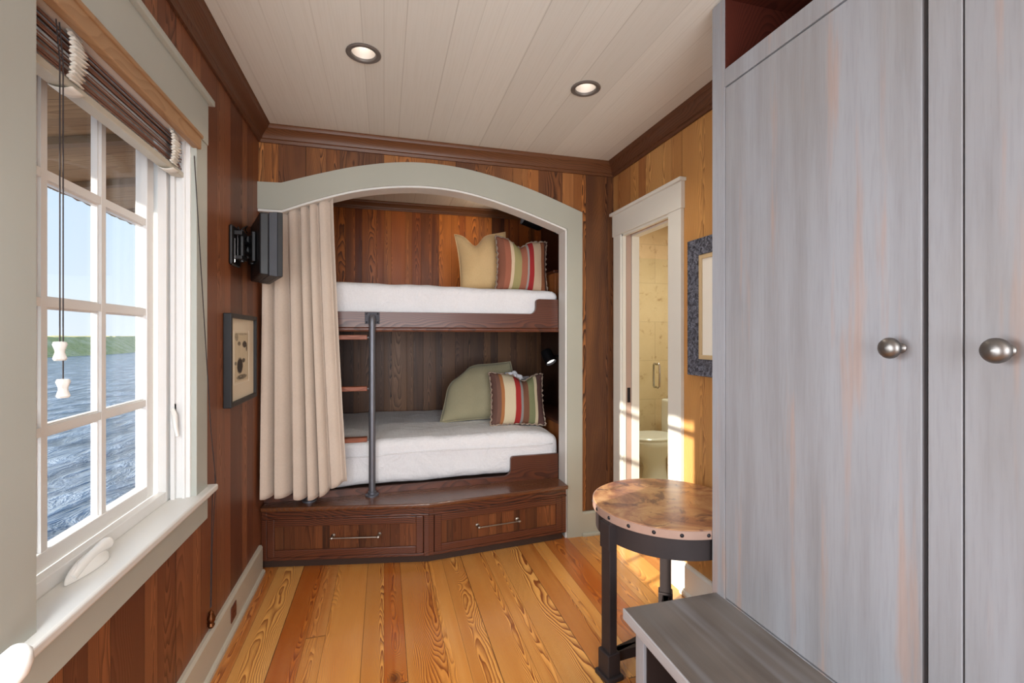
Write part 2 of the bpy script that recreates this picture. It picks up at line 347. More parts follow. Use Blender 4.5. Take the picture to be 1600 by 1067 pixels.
def m_water():
    s = NT('lake_water'); c = s.coord(); p = s.sep(c)
    v = s.com(s.m('MULTIPLY', p[0], 0.9), s.m('MULTIPLY', p[1], 0.35), 0.0)
    a = s.noise(v, 1.3, 5.0, 0.62, 0.6); b = s.noise(v, 0.25, 3.0)
    s.bump(s.m('ADD', a, s.m('MULTIPLY', b, 0.8)), 1.0, 0.7)
    col = s.mix(s.smooth(a, 0.35, 0.7), lin((74, 84, 96)), lin((150, 162, 174)))
    return s.fin(col, 0.22)
M['water'] = m_water()
def m_leaf():
    s = NT('marsh_foliage'); v = s.coord(); n = s.noise(v, 0.35, 5.0, 0.7); n2 = s.noise(v, 2.0, 4.0)
    col = s.mix(s.smooth(n, 0.35, 0.65), lin((196, 186, 112)), lin((222, 206, 150)))
    col = s.mix(s.smooth(n2, 0.5, 0.7, 0, 0.5), col, lin((134, 132, 80)))
    return s.fin(col, 0.8)
M['leaf'] = m_leaf()
M['soffit'] = wood('weathered_porch_wood', 'Y', 'X', 0.12, [(158, 132, 98), (176, 150, 112), (140, 116, 88)], (92, 74, 56), 0.6, 0.7)
M['soffit_b'] = paint('weathered_beam_wood', (138, 118, 92), 0.8, 0.15)

def m_bulb(st, col=(1.0, 0.86, 0.68)):
    s = NT('lit_bulb'); s.b.inputs['Emission Color'].default_value = tuple(col)+(1,); s.b.inputs['Emission Strength'].default_value = st
    return s.fin((0.9, 0.88, 0.84, 1), 0.4)
M['bulb'] = m_bulb(3.5, (1.0, 0.95, 0.88))
M['bulb_cool'] = m_bulb(2.0, (1, 0.97, 0.92))

# ------------------------------------------------------------------ mesh helpers
class MB:
    def __init__(s): s.v = []; s.f = []; s.uv = {}
    def add(s, vs, fs):
        n = len(s.v); s.v += [tuple(p) for p in vs]; s.f += [tuple(i+n for i in f) for f in fs]; return s
    def box(s, x0, y0, z0, x1, y1, z1):
        v = [(x, y, z) for z in (z0, z1) for y in (y0, y1) for x in (x0, x1)]
        return s.add(v, [(0, 2, 3, 1), (4, 5, 7, 6), (0, 1, 5, 4), (2, 6, 7, 3), (0, 4, 6, 2), (1, 3, 7, 5)])
    def obox(s, c, ax, ay, az, hx, hy, hz):
        c = Vector(c); ax = Vector(ax).normalized()*hx; ay = Vector(ay).normalized()*hy; az = Vector(az).normalized()*hz
        v = [c+ax*x+ay*y+az*z for z in (-1, 1) for y in (-1, 1) for x in (-1, 1)]
        return s.add(v, [(0, 2, 3, 1), (4, 5, 7, 6), (0, 1, 5, 4), (2, 6, 7, 3), (0, 4, 6, 2), (1, 3, 7, 5)])
    def tube(s, pts, r, n=12, cap=True):
        pts = [Vector(p) for p in pts]; rs = r if isinstance(r, (list, tuple)) else [r]*len(pts)
        rings = []; ref = None
        for i, p in enumerate(pts):
            t = (pts[min(i+1, len(pts)-1)] - pts[max(i-1, 0)]).normalized()
            if ref is None: ref = Vector((0, 0, 1)) if abs(t.z) < 0.9 else Vector((1, 0, 0))
            a = t.cross(ref).normalized(); ref = a.cross(t).normalized(); b = ref
            rings.append([p + (a*math.cos(2*PI*k/n) + b*math.sin(2*PI*k/n))*rs[i] for k in range(n)])
        v = [q for g in rings for q in g]; f = []
        for i in range(len(pts)-1):
            for k in range(n): f.append((i*n+k, i*n+(k+1) % n, (i+1)*n+(k+1) % n, (i+1)*n+k))
        if cap: f.append(tuple(range(n))[::-1]); f.append(tuple((len(pts)-1)*n+k for k in range(n)))
        return s.add(v, f)
    def lathe(s, c, axis, prof, n=32, closed=False):
        """prof = [(radius, height)]"""
        c = Vector(c); ax = Vector(axis).normalized(); a = ax.orthogonal().normalized(); b = ax.cross(a)
        v = []; f = []
        for (r, h) in prof:
            for k in range(n): v.append(c + ax*h + (a*math.cos(2*PI*k/n) + b*math.sin(2*PI*k/n))*max(r, 1e-5))
        for i in range(len(prof)-1):
            for k in range(n): f.append((i*n+k, i*n+(k+1) % n, (i+1)*n+(k+1) % n, (i+1)*n+k))
        if closed:
            i = len(prof)-1
            for k in range(n): f.append((i*n+k, i*n+(k+1) % n, (k+1) % n, k))
        return s.add(v, f)
    def prism(s, poly, z0, z1):
        n = len(poly); v = [(p[0], p[1], z0) for p in poly] + [(p[0], p[1], z1) for p in poly]
        return s.add(v, [tuple(range(n))[::-1], tuple(range(n, 2*n))] + [(i, (i+1) % n, n+(i+1) % n, n+i) for i in range(n)])
    def strip(s, A, B, y0, y1):
        """solid between polylines A and B (x,z) from y0 to y1"""
        n = len(A); v = []
        for y in (y0, y1):
            for P in (A, B): v += [(p[0], y, p[1]) for p in P]
        f = []
        for i in range(n-1):
            f += [(i, i+1, n+i+1, n+i), (2*n+i, 3*n+i, 3*n+i+1, 2*n+i+1), (i, 2*n+i, 2*n+i+1, i+1), (n+i, n+i+1, 3*n+i+1, 3*n+i)]
        f += [(0, n, 3*n, 2*n), (n-1, 3*n-1, 4*n-1, 2*n-1)]
        return s.add(v, f)
    def profile(s, prof, a, b, ax_out, ax_up=(0, 0, 1), m0=0.0, m1=0.0):
        """sweep a 2-D profile [(out, up)] from a to b; m0/m1 mitre the ends by out distance"""
        a = Vector(a); b = Vector(b); o = Vector(ax_out); u = Vector(ax_up); d = (b-a).normalized(); n = len(prof); v = []
        for P, mm in ((a, m0), (b, -m1)):
            for (q, w) in prof: v.append(P + o*q + u*w + d*(mm*q))
        return s.add(v, [(i, (i+1) % n, n+(i+1) % n, n+i) for i in range(n)] + [tuple(range(n))[::-1], tuple(range(n, 2*n))])
    def grid(s, nu, nv, fn):
        n0 = len(s.v); v = []; f = []
        for j in range(nv+1):
            for i in range(nu+1):
                v.append(tuple(fn(i/nu, j/nv))); s.uv[n0+j*(nu+1)+i] = (i/nu, j/nv)
        for j in range(nv):
            for i in range(nu): k = j*(nu+1)+i; f.append((k, k+1, k+nu+2, k+nu+1))
        s.add(v, f); return s

def wloc(o):
    p = Vector((0, 0, 0))
    while o is not None: p = p + o.location; o = o.parent
    return p

def obj(name, mb, mat, parent=None, bev=0.0, smooth=False, merge=False, seg=2, origin=None, subsurf=0):
    me = bpy.data.meshes.new(name); off = wloc(parent) if parent else Vector((0, 0, 0))
    if origin is not None and parent is None: off = Vector(origin)
    me.from_pydata([tuple(Vector(p)-off) for p in mb.v], [], mb.f); me.update()
    if mb.uv:
        uvl = me.uv_layers.new(name='UVMap')
        for lp in me.loops: uvl.data[lp.index].uv = mb.uv.get(lp.vertex_index, (0, 0))
    bm = bmesh.new(); bm.from_mesh(me)
    if merge: bmesh.ops.remove_doubles(bm, verts=bm.verts, dist=1e-5)
    bmesh.ops.recalc_face_normals(bm, faces=bm.faces)
    bm.to_mesh(me); bm.free()
    me.materials.append(mat if not isinstance(mat, str) else M[mat])
    o = bpy.data.objects.new(name, me); C.objects.link(o)
    if parent: o.parent = parent
    elif origin is not None: o.location = off
    if smooth:
        for p in me.polygons: p.use_smooth = True
        if smooth != 'all':
            try:
                me.set_sharp_from_angle(angle=R(40))
            except Exception: pass
    if bev:
        b = o.modifiers.new('bevel', 'BEVEL'); b.width = bev; b.segments = seg; b.limit_method = 'ANGLE'; b.angle_limit = R(40)
    if subsurf:
        b = o.modifiers.new('sub', 'SUBSURF'); b.levels = subsurf; b.render_levels = subsurf
    return o
def struct(name, mb, mat, parent=None, **k):
    o = obj(name, mb, mat, parent, **k)
    if parent is None: o['kind'] = 'structure'
    return o
def tag(o, label, cat, group=None, kind=None):
    o['label'] = label; o['category'] = cat
    if group: o['group'] = group
    if kind: o['kind'] = kind
    return o
def thing(name, loc, label, cat, group=None):
    o = bpy.data.objects.new(name, None); C.objects.link(o); o.location = loc; o.empty_display_size = 0.1
    return tag(o, label, cat, group)
def setting(name, loc=(0, 0, 0)):
    o = bpy.data.objects.new(name, None); C.objects.link(o); o.location = loc; o['kind'] = 'structure'; return o

# ------------------------------------------------------------------ room shell
LX, RX, FY, CZ = -0.70, 1.565, 2.97, 2.585      # left wall, right wall, far wall, ceiling
BY = -2.0                                        # back wall
AY, AX = 4.35, 1.50                              # alcove back and right side
LAMPS = [(-0.084, 2.071), (0.945, 2.077)]

struct('floor', MB().box(-0.95, BY-0.1, -0.06, 1.66, 4.6, 0.0), 'floor')

def ceiling():
    m = MB(); q = 0.12
    (ax, ay), (bx, by) = LAMPS
    y0 = min(ay, by)-q; y1 = max(ay, by)+q
    z = CZ
    def rect(x0, ya, x1, yb): m.add([(x0, ya, z), (x1, ya, z), (x1, yb, z), (x0, yb, z)], [(0, 1, 2, 3)])
    rect(-0.9, BY-0.1, 1.7, y0); rect(-0.9, y1, 1.7, 4.45)
    rect(-0.9, y0, ax-q, y1); rect(ax+q, y0, bx-q, y1); rect(bx+q, y0, 1.7, y1)
    for (cx, cy) in LAMPS:
        n = 32; r = 0.052; v = []; f = []
        for k in range(n):
            a = 2*PI*k/n; v.append((cx+r*math.cos(a), cy+r*math.sin(a), z))
        for k in range(n):
            a = 2*PI*k/n; c, s_ = math.cos(a), math.sin(a); t = 1/max(abs(c), abs(s_))
            px = cx+q*c*t; py = min(max(cy+q*s_*t, y0), y1)
            if abs(s_)*t > 0.99: py = y0 if s_ < 0 else y1
            v.append((px, py, z))
        for k in range(n): f.append((k, (k+1) % n, n+(k+1) % n, n+k))
        m.add(v, f)
    m.box(-0.9, BY-0.1, CZ+0.14, 1.7, 4.45, CZ+0.2)
    struct('ceiling', m, 'ceiling')
ceiling()

# left wall with two window openings
WY0, WY1, WZ0, WZ1 = 1.03, 2.00, 0.765, 2.14
W2a, W2b = 0.16, 0.985
m = MB(); XO = -0.850
m.box(XO, BY-0.1, 0, LX, W2a, 2.7); m.box(XO, W2b, 0, LX, WY0, 2.7); m.box(XO, WY1, 0, LX, 4.45, 2.7)
m.box(XO, W2a, 0, LX, W2b, WZ0); m.box(XO, W2a, WZ1, LX, W2b, 2.7)
m.box(XO, WY0, 0, LX, WY1, WZ0); m.box(XO, WY0, WZ1, LX, WY1, 2.7)
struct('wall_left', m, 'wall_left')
# back wall
struct('wall_back', MB().box(-0.9, BY-0.1, 0, 1.7, BY, 2.7), 'wall_far')
# right wall with the bathroom door opening
DY0, DY1, DZ = 2.285, 2.83, 2.07
m = MB(); XR = 1.67
m.box(RX, BY-0.1, 0, XR, DY0, 2.7); m.box(RX, DY1, 0, XR, 3.12, 2.7); m.box(RX, DY0, DZ, XR, DY1, 2.7)
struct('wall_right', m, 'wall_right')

# arch
ARO = [(-0.70, 2.262), (-0.57, 2.274)]
def bez(pts, n):
    """Catmull-Rom through the points"""
    out = []
    P = [pts[0]] + pts + [pts[-1]]
    for i in range(1, len(P)-2):
        for k in range(n):
            t = k/n; a, b, c, d = P[i-1], P[i], P[i+1], P[i+2]
            out.append(tuple(0.5*((2*b[j]) + (-a[j]+c[j])*t + (2*a[j]-5*b[j]+4*c[j]-d[j])*t*t + (-a[j]+3*b[j]-3*c[j]+d[j])*t**3) for j in (0, 1)))
    out.append(tuple(pts[-1])); return out
OUT = [(-0.705, 2.266)] + bez([(-0.575, 2.270), (-0.366, 2.343), (-0.149, 2.408), (0.10, 2.456), (0.34, 2.466), (0.60, 2.440), (0.948, 2.359), (1.318, 2.232)], 6)
INN = [(-0.705, 2.112)] + bez([(-0.575, 2.112), (-0.366, 2.198), (-0.142, 2.270), (0.09, 2.312), (0.32, 2.324), (0.56, 2.300), (0.86, 2.226), (1.207, 2.112)], 6)
TOP = [(p[0], 2.7) for p in INN]
m = MB(); m.strip(INN, TOP, FY, FY+0.10); m.box(1.207, FY, 0, 1.70, FY+0.10, 2.7)
struct('wall_far', m, 'wall_far')
m = MB(); m.strip(INN, OUT, FY-0.022, FY+0.001)
n = len(INN)
m.strip([(1.207, 0.0), (1.207, 2.112)], [(1.318, 0.0), (1.318, 2.232)], FY-0.022, FY+0.001)
arch = struct('trim_1', m, 'arch')
# reveal (soffit and jamb) of the arch, 12 mm proud inside the opening
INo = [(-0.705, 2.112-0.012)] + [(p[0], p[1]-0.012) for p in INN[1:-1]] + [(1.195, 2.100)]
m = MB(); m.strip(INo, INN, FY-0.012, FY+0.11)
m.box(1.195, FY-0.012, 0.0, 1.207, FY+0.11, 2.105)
struct('arch_reveal', m, 'white', arch)  # lighter than the casing: bounce light put into the colour

# alcove shell
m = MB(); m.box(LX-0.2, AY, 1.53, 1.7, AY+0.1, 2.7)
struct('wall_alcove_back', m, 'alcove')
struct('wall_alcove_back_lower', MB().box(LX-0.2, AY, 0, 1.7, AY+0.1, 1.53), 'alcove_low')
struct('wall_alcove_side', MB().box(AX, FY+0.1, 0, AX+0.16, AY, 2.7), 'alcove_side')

# crown mouldings
CP = [(0, -0.085), (0.012, -0.085), (0.018, -0.070), (0.026, -0.066), (0.030, -0.052), (0.052, -0.028), (0.066, -0.020), (0.070, -0.008), (0.078, 0), (0, 0)]
struct('trim_2', MB().profile(CP, (LX, FY, CZ), (RX, FY, CZ), (0, -1, 0), m0=1, m1=1), 'crown', smooth=True)
struct('trim_3', MB().profile(CP, (LX, BY, CZ), (LX, FY, CZ), (1, 0, 0), m0=0, m1=1), 'crown_y', smooth=True)
struct('trim_4', MB().profile(CP, (RX, BY, CZ), (RX, FY, CZ), (-1, 0, 0), m0=0, m1=1), 'crown_y', smooth=True)
CPs = [(p[0]*0.8, p[1]*0.8) for p in CP]
struct('trim_5', MB().profile(CPs, (LX, AY, CZ), (AX, AY, CZ), (0, -1, 0), m1=1), 'crown', smooth=True)
struct('trim_6', MB().profile(CPs, (AX, FY+0.1, CZ), (AX, AY, CZ), (-1, 0, 0), m1=1), 'crown_y', smooth=True)

# baseboards
def BP(h): return [(0, 0), (0.034, 0), (0.034, 0.014), (0.028, 0.022), (0.020, 0.024), (0.020, h-0.012), (0.012, h), (0, h)]
struct('baseboard_left', MB().profile(BP(0.165), (LX, BY, 0), (LX, 2.985, 0), (1, 0, 0)), 'base_w')
struct('baseboard_right', MB().profile(BP(0.165), (RX, BY, 0), (RX, DY0-0.12, 0), (-1, 0, 0)), 'door_white')
struct('baseboard_far', MB().profile(BP(0.165), (1.318, FY, 0), (RX, FY, 0), (0, -1, 0)), 'arch')

# ------------------------------------------------------------------ window 1
win = setting('window_1', (LX, 1.56, WZ0))
m = MB()  # jamb lining
m.box(-0.855, WY1-0.012, WZ0, LX+0.002, WY1, WZ1); m.box(-0.855, WY0, WZ0, LX+0.002, WY0+0.012, WZ1)
m.box(-0.855, WY0, WZ1-0.012, LX+0.002, WY1, WZ1); m.box(-0.855, WY0, WZ0, -0.79, WY1, WZ0+0.03)
# stops round the sash
m.box(-0.79, WY1-0.045, WZ0+0.012, -0.762, WY1-0.012, WZ1-0.012); m.box(-0.79, WY0+0.012, WZ0+0.012, -0.762, WY0+0.045, WZ1-0.012)
m.box(-0.79, WY0+0.045, WZ0+0.015, -0.762, WY1-0.045, WZ0+0.05)
m.box(-0.84, WY0+0.045, WZ1-0.05, -0.762, WY1-0.045, WZ1-0.012)
m.box(-0.755, WY1-0.030, WZ0+0.012, -0.742, WY1-0.012, WZ1-0.012)
m.box(-0.722, WY1-0.022, WZ0+0.012, -0.712, WY1-0.012, WZ1-0.012)
obj('jamb', m, 'sash', win, bev=0.002)
SY0, SY1, SZ0, SZ1 = WY0+0.05, 1.945, WZ0+0.045, WZ1-0.05
m = MB(); xs0, xs1 = -0.832, -0.796
m.box(xs0, SY0, SZ0, xs1, SY0+0.05, SZ1); m.box(xs0, SY1-0.048, SZ0, xs1, SY1, SZ1)
m.box(xs0, SY0+0.05, SZ0, xs1, SY1-0.048, SZ0+0.045); m.box(xs0, SY0+0.05, SZ1-0.04, xs1, SY1-0.048, SZ1)
obj('sash_frame', m, 'sash', win, bev=0.003)
m = MB()
for y in (1.645, 1.395):
    m.box(-0.826, y-0.011, SZ0+0.045, -0.800, y+0.011, SZ1-0.04); m.box(-0.824, y-0.016, SZ0+0.045, -0.808, y+0.016, SZ1-0.04)
for z in (1.777, 1.463, 1.146):
    m.box(-0.826, SY0+0.05, z-0.011, -0.8005, SY1-0.048, z+0.011); m.box(-0.8235, SY0+0.05, z-0.016, -0.8085, SY1-0.048, z+0.016)
obj('muntin_grille', m, 'sash', win)
obj('glass_pane', MB().box(-0.818, SY0+0.045, SZ0+0.04, -0.814, SY1-0.043, SZ1-0.035), 'glass', win)
# casings
CI = LX+0.020
m = MB(); m.box(LX, WY1-0.002, 0.775, CI, 2.108, 2.14); obj('side_casing', m, 'sage', win, bev=0.002)
m = MB(); m.box(LX, W2b+0.002, 0.775, CI, 1.165, 2.14); obj('mullion_casing', m, 'sage', win, bev=0.002)
m = MB(); m.box(LX, -0.1, 2.14, CI+0.004, 2.108, 2.305); obj('head_casing', m, 'sage', win, bev=0.002)
m = MB(); m.box(LX, -0.1, 2.305, CI+0.022, 2.128, 2.327); obj('head_cap', m, 'sage', win, bev=0.003)
m = MB(); m.box(-0.765, -0.1, 0.753, -0.652, 2.145, 0.779)
obj('stool', m, 'white', win, bev=0.007, seg=3)
m = MB(); m.box(-0.79, 0.17, 0.753, -0.762, 1.99, 0.781); obj('stool_back_strip', m, 'white', win, bev=0.001)
m = MB(); m.box(LX, -0.08, 0.652, CI, 2.112, 0.753); m.box(LX, -0.08, 0.735, CI+0.008, 2.118, 0.753)
obj('apron', m, 'sage', win, bev=0.002)
# sash lock lever on the far jamb
m = MB(); m.box(-0.752, 1.972, 1.03, -0.742, 1.99, 1.13); m.tube([(-0.747, 1.968, 1.11), (-0.735, 1.955, 1.09), (-0.732, 1.952, 1.05), (-0.722, 1.945, 1.015)], [0.008, 0.009, 0.008, 0.006], 10)
obj('sash_lock', m, 'plastic_w', win, smooth=True)

# window 2: mostly out of the frame
w2 = setting('window_2', (LX, 0.57, WZ0))
m = MB()
m.box(-0.855, W2b-0.012, WZ0, LX, W2b, WZ1); m.box(-0.855, W2a, WZ0, LX, W2a+0.012, WZ1); m.box(-0.855, W2a, WZ1-0.012, LX, W2b, WZ1)
obj('jamb', m, 'sash', w2)
m = MB(); m.box(-0.845, W2a+0.01, WZ0, -0.82, W2b-0.01, WZ1-0.01); obj('sun_block_panel', m, 'sash', w2)  # added panel out of view, keeps direct sun out of this opening

def crank(loc, label, a0):
    t = thing('window_crank', loc, label, 'window crank')
    x, y, z = loc
    m = MB(); L = 0.165
    def body(u, v):   # elongated dome, pointed towards the near end
        a = u*2*PI; h = v
        s_ = math.cos(a); w = 0.034*(1-h**2.2)**0.5*(0.72+0.28*s_)
        return (x + math.sin(a)*w, y + s_*L/2*(1-h**2.4)**0.5, z + 0.036*h)
    m.grid(28, 8, body); obj('cover', m, 'plastic_w', t, smooth='all', merge=True)
    m = MB()
    p = [Vector(q) for q in ((0.004, -0.066, 0.010), (0.005, -0.03, 0.024), (0.005, 0.02, 0.031), (0.005, 0.055, 0.033), (0.005, 0.078, 0.032))]
    rot = Matrix.Rotation(a0, 3, 'Z')
    m.tube([Vector(loc)+rot @ q for q in p], [0.010, 0.012, 0.012, 0.014, 0.0165], 14)
    m.lathe(Vector(loc)+rot @ Vector((0.005, 0.078, 0.032)), rot @ Vector((0, 1, 0)), [(0.0155, 0), (0.0155, 0.006), (0.012, 0.014), (0.004, 0.018), (0, 0.0185)], 16)
    obj('crank_handle', m, 'plastic_w', t, smooth=True)
    return t
crank((-0.738, 1.44, 0.780), 'white folding window crank lying on the stool below the paned window', 0.0)
# neighbour crank beyond the mullion, its handle swung out over the sill
t = thing('window_crank', (-0.685, 0.965, 0.780), 'white window crank handle poking in at the lower left corner over the sill', 'window crank')
m = MB(); m.lathe((-0.685, 0.965, 0.780), (0, 0, 1), [(0.028, 0), (0.028, 0.006), (0.020, 0.020), (0.010, 0.028), (0, 0.029)], 24); obj('cover', m, 'plastic_w', t, smooth=True)
m = MB(); m.tube([(-0.685, 0.965, 0.80), (-0.66, 0.97, 0.812), (-0.635, 0.985, 0.812)], [0.010, 0.009, 0.010], 12)
obj('crank_handle', m, 'plastic_w', t, smooth=True)
m = MB(); m.lathe((-0.620, 1.000, 0.780), (0.1, 0.1, 1), [(0.004, -0.006), (0.014, 0), (0.022, 0.015), (0.024, 0.034), (0.020, 0.052), (0.010, 0.062), (0, 0.065)], 24)
obj('knob', m, 'plastic_w', t, smooth=True)

# ------------------------------------------------------------------ wooden blind
bl = thing('wooden_blind', (-0.72, 1.56, 1.96), 'brown wooden slat blind drawn up at the top of the window', 'window blind')
obj('valance', MB().box(-0.695, 1.10, 2.087, -0.668, 2.012, 2.140), 'oak', bl, bev=0.004)
obj('valance_lip', MB().box(-0.671, 1.10, 2.130, -0.662, 2.014, 2.142), 'oak', bl, bev=0.002)
obj('head_rail', MB().box(-0.752, 1.145, 2.10, -0.700, 1.985, 2.128), 'sash', bl, bev=0.002)
for k in range(14):
    z = 1.997 + k*0.0082; dx = 0.004*math.sin(k*1.7)
    m = MB(); a = R(38 + 6*math.sin(k*2.1))
    m.obox((-0.735+dx, 1.565, z), (math.cos(a), 0, -math.sin(a)), (0, 1, 0), (math.sin(a), 0, math.cos(a)), 0.0110, 0.415, 0.0016)
    obj('slat', m, 'slat', bl)
obj('bottom_rail', MB().box(-0.752, 1.150, 1.966, -0.715, 1.980, 1.986), 'base_w', bl, bev=0.003)
for yt in (1.345, 1.885, 1.09):
    if yt < 1.15: continue
    m = MB()
    N = 14*10
    def tp(u, v, yt=yt):
        z = 1.982 + v*0.118; ph = v*12*2*PI; b = (math.sin(ph))
        return (-0.713 + 0.006*b + 0.010*math.sin(v*PI) + 0.002*math.sin(v*9+u*3), yt - 0.024 + 0.048*u + 0.003*math.sin(ph*0.5+1), z + 0.002*math.cos(ph))
    m.grid(4, N, tp)
    def tb(u, v, yt=yt): return (-0.752 + 0.048*u, yt-0.024+0.048*v, 1.964 - 0.006*math.sin(u*PI))
    m.grid(6, 3, tb)
    o = obj('ladder_tape', m, 'tape', bl, smooth='all'); so_ = o.modifiers.new('s', 'SOLIDIFY'); so_.thickness = 0.0015
m = MB()
for (dy, zb) in ((0.0, 1.360), (0.011, 1.265)):
    m.tube([(-0.708, 1.272+dy, 2.09), (-0.702, 1.274+dy, 2.0), (-0.702, 1.274+dy, zb)], 0.0013, 6)
obj('pull_cord', m, 'cord', bl)
for (y, zb) in ((1.274, 1.325), (1.285, 1.240)):
    m = MB(); m.lathe((-0.702, y, zb), (0, 0, 1), [(0, 0), (0.010, 0.0), (0.0125, 0.004), (0.0085, 0.018), (0.009, 0.024), (0.013, 0.036), (0.011, 0.042), (0.002, 0.043)], 18)
    obj('cord_pull', m, 'porcelain', bl, smooth=True)
# side cord running down to a brass weight by the baseboard
t = thing('hanging_cord', (-0.676, 2.165, 0.165), 'thin dark cord ending in a small brass weight at the left baseboard', 'cord')
m = MB(); m.tube([(-0.680, 1.975, 2.05), (-0.672, 2.02, 1.62), (-0.668, 2.11, 1.0), (-0.665, 2.155, 0.79), (-0.682, 2.17, 0.72), (-0.690, 2.172, 0.26)], 0.0017, 6)
m.tube([(-0.664, 2.140, 0.82), (-0.669, 2.165, 0.76), (-0.686, 2.180, 0.5), (-0.688, 2.178, 0.26)], 0.0014, 6)
obj('string', m, 'cord', t)
m = MB(); m.lathe((-0.688, 2.175, 0.175), (0, 0, 1), [(0, 0), (0.009, 0.002), (0.014, 0.012), (0.010, 0.022), (0.015, 0.030), (0.016, 0.044), (0.009, 0.056), (0.010, 0.064), (0.003, 0.074), (0, 0.075)], 18)
m.lathe((-0.700, 2.175, 0.205), (1, 0, 0), [(0.012, 0), (0.012, 0.004), (0.004, 0.006), (0.004, 0.012)], 14)
obj('brass_weight', m, 'brass', t, smooth=True)

# outlet in the left baseboard
t = thing('wall_outlet', (-0.678, 2.44, 0.09), 'brown outlet plate set in the pale left baseboard', 'outlet')
obj('plate', MB().box(-0.6805, 2.40, 0.055, -0.676, 2.475, 0.125), 'brown_pl', t, bev=0.002)
for z in (0.072, 0.098):
    m = MB(); m.box(-0.6765, 2.418, z, -0.6745, 2.457, z+0.018); obj('socket', m, 'brown_pl', t, bev=0.001)

# ------------------------------------------------------------------ left wall picture
def picture(name, label, xw, sx, y0, y1, z0, z1, dp, fw, fm, matm, inner=None, art=None):
    """picture on the plane x = xw, facing sx"""
    t = thing(name, (xw, (y0+y1)/2, z0), label, 'picture')
    a, b = sorted((xw, xw+sx*dp)); m = MB()
    m.box(a, y0, z0, b, y0+fw, z1); m.box(a, y1-fw, z0, b, y1, z1); m.box(a, y0+fw, z0, b, y1-fw, z0+fw); m.box(a, y0+fw, z1-fw, b, y1-fw, z1)
    obj('frame', m, fm, t, bev=0.003)
    x2 = xw+sx*dp*0.6; a, b = sorted((xw+sx*0.002, x2))
    obj('mat', MB().box(a, y0+fw-0.002, z0+fw-0.002, b, y1-fw+0.002, z1-fw+0.002), matm, t)
    if inner:
        m = MB(); a, b = sorted((x2, xw+sx*dp*0.85)); g = inner
        Y0, Y1, Z0, Z1 = y0+fw, y1-fw, z0+fw, z1-fw
        m.box(a, Y0, Z0, b, Y0+g, Z1); m.box(a, Y1-g, Z0, b, Y1, Z1); m.box(a, Y0+g, Z0, b, Y1-g, Z0+g); m.box(a, Y0+g, Z1-g, b, Y1-g, Z1)
        obj('gilt_liner', m, 'gold', t, bev=0.002)
    if art:
        (ya, yb, za, zb) = art; xx = x2+sx*0.0015
        m = MB(); 
        # u runs to the viewer's right
        if sx > 0: m.grid(1, 1, lambda u, v: (xx, ya+(yb-ya)*u, za+(zb-za)*v))
        else: m.grid(1, 1, lambda u, v: (xx, yb-(yb-ya)*u, za+(zb-za)*v))
        o = obj('print', m, 'print', t); q = o.modifiers.new('s', 'SOLIDIFY'); q.thickness = 0.001
        m = MB(); Y0, Y1, Z0, Z1 = ya-0.012, yb+0.012, za-0.012, zb+0.012; w = 0.0015; a, b = sorted((x2, x2+sx*0.0012))
        m.box(a, Y0, Z0, b, Y0+w, Z1); m.box(a, Y1-w, Z0, b, Y1, Z1); m.box(a, Y0, Z0, b, Y1, Z0+w); m.box(a, Y0, Z1-w, b, Y1, Z1)
        obj('plate_mark', m, 'mat_w', t)
    return t
picture('framed_etching', 'black framed etching of dark furry animals on the left wall below the television', LX, 1, 2.360, 2.805, 1.052, 1.485, 0.034, 0.022, 'black', 'mat', art=(2.455, 2.680, 1.160, 1.395))
picture('framed_picture', 'distressed blue-black frame with cream mat on the golden right wall', RX-0.001, -1, 1.50, 2.10, 1.178, 1.875, 0.03, 0.085, 'distress', 'mat_w', inner=0.022)

# ------------------------------------------------------------------ television and bracket
ta = R(20); TN = Vector((math.cos(ta), math.sin(ta), 0)); TW = Vector((-math.sin(ta), math.cos(ta), 0))
P0 = Vector((-0.480, 2.50, 0))          # near edge of the screen plane
tv = thing('television', (-0.53, 2.60, 1.67), 'small black flat television turned towards the bunks on a wall arm', 'television')
zc, hz, hw = 1.829, 0.158, 0.20
c = P0 + TW*hw; c.z = zc
m = MB(); m.obox(c - TN*0.012, TN, TW, (0, 0, 1), 0.012, hw, hz); obj('front_bezel', m, 'black', tv, bev=0.003)
m = MB(); m.obox(c + TN*0.001, TN, TW, (0, 0, 1), 0.001, hw-0.014, hz-0.016); obj('screen', m, 'black', tv)
def tvback(prof):
    m = MB(); q = []
    for (d, ins) in prof:
        for (a, b) in ((-1, -1), (1, -1), (1, 1), (-1, 1)):
            p = c - TN*d + TW*a*(hw-ins) ; q.append((p.x, p.y, zc + b*(hz-ins*0.55)))
    L = len(prof); f = [tuple(range(4))[::-1], tuple(range(4*L-4, 4*L))]
    for i in range(L-1):
        for k in range(4): f.append((i*4+k, i*4+(k+1) % 4, (i+1)*4+(k+1) % 4, (i+1)*4+k))
    return m.add(q, f)
obj('side_shell', tvback([(0.024, 0.0), (0.060, 0.008)]), 'black_grey', tv, bev=0.002)
obj('back_housing', tvback([(0.060, 0.008), (0.100, 0.016)]), 'black', tv, bev=0.006)
br = thing('television_bracket', (LX, 2.46, 1.72), 'black articulated television bracket screwed to the left wall', 'wall bracket')
obj('wall_plate', MB().box(LX, 2.435, 1.715, LX+0.018, 2.565, 1.905), 'black', br, bev=0.010, seg=3)
m = MB(); m.box(LX+0.018, 2.455, 1.86, LX+0.052, 2.545, 1.880); m.box(LX+0.018, 2.455, 1.745, LX+0.052, 2.545, 1.762)
m.tube([(LX+0.04, 2.50, 1.735), (LX+0.04, 2.50, 1.89)], 0.011, 12)
obj('wall_hinge', m, 'black', br, bev=0.002)
e1 = Vector((-0.655, 2.66, 0)); tb = c - TN*0.10
m = MB()
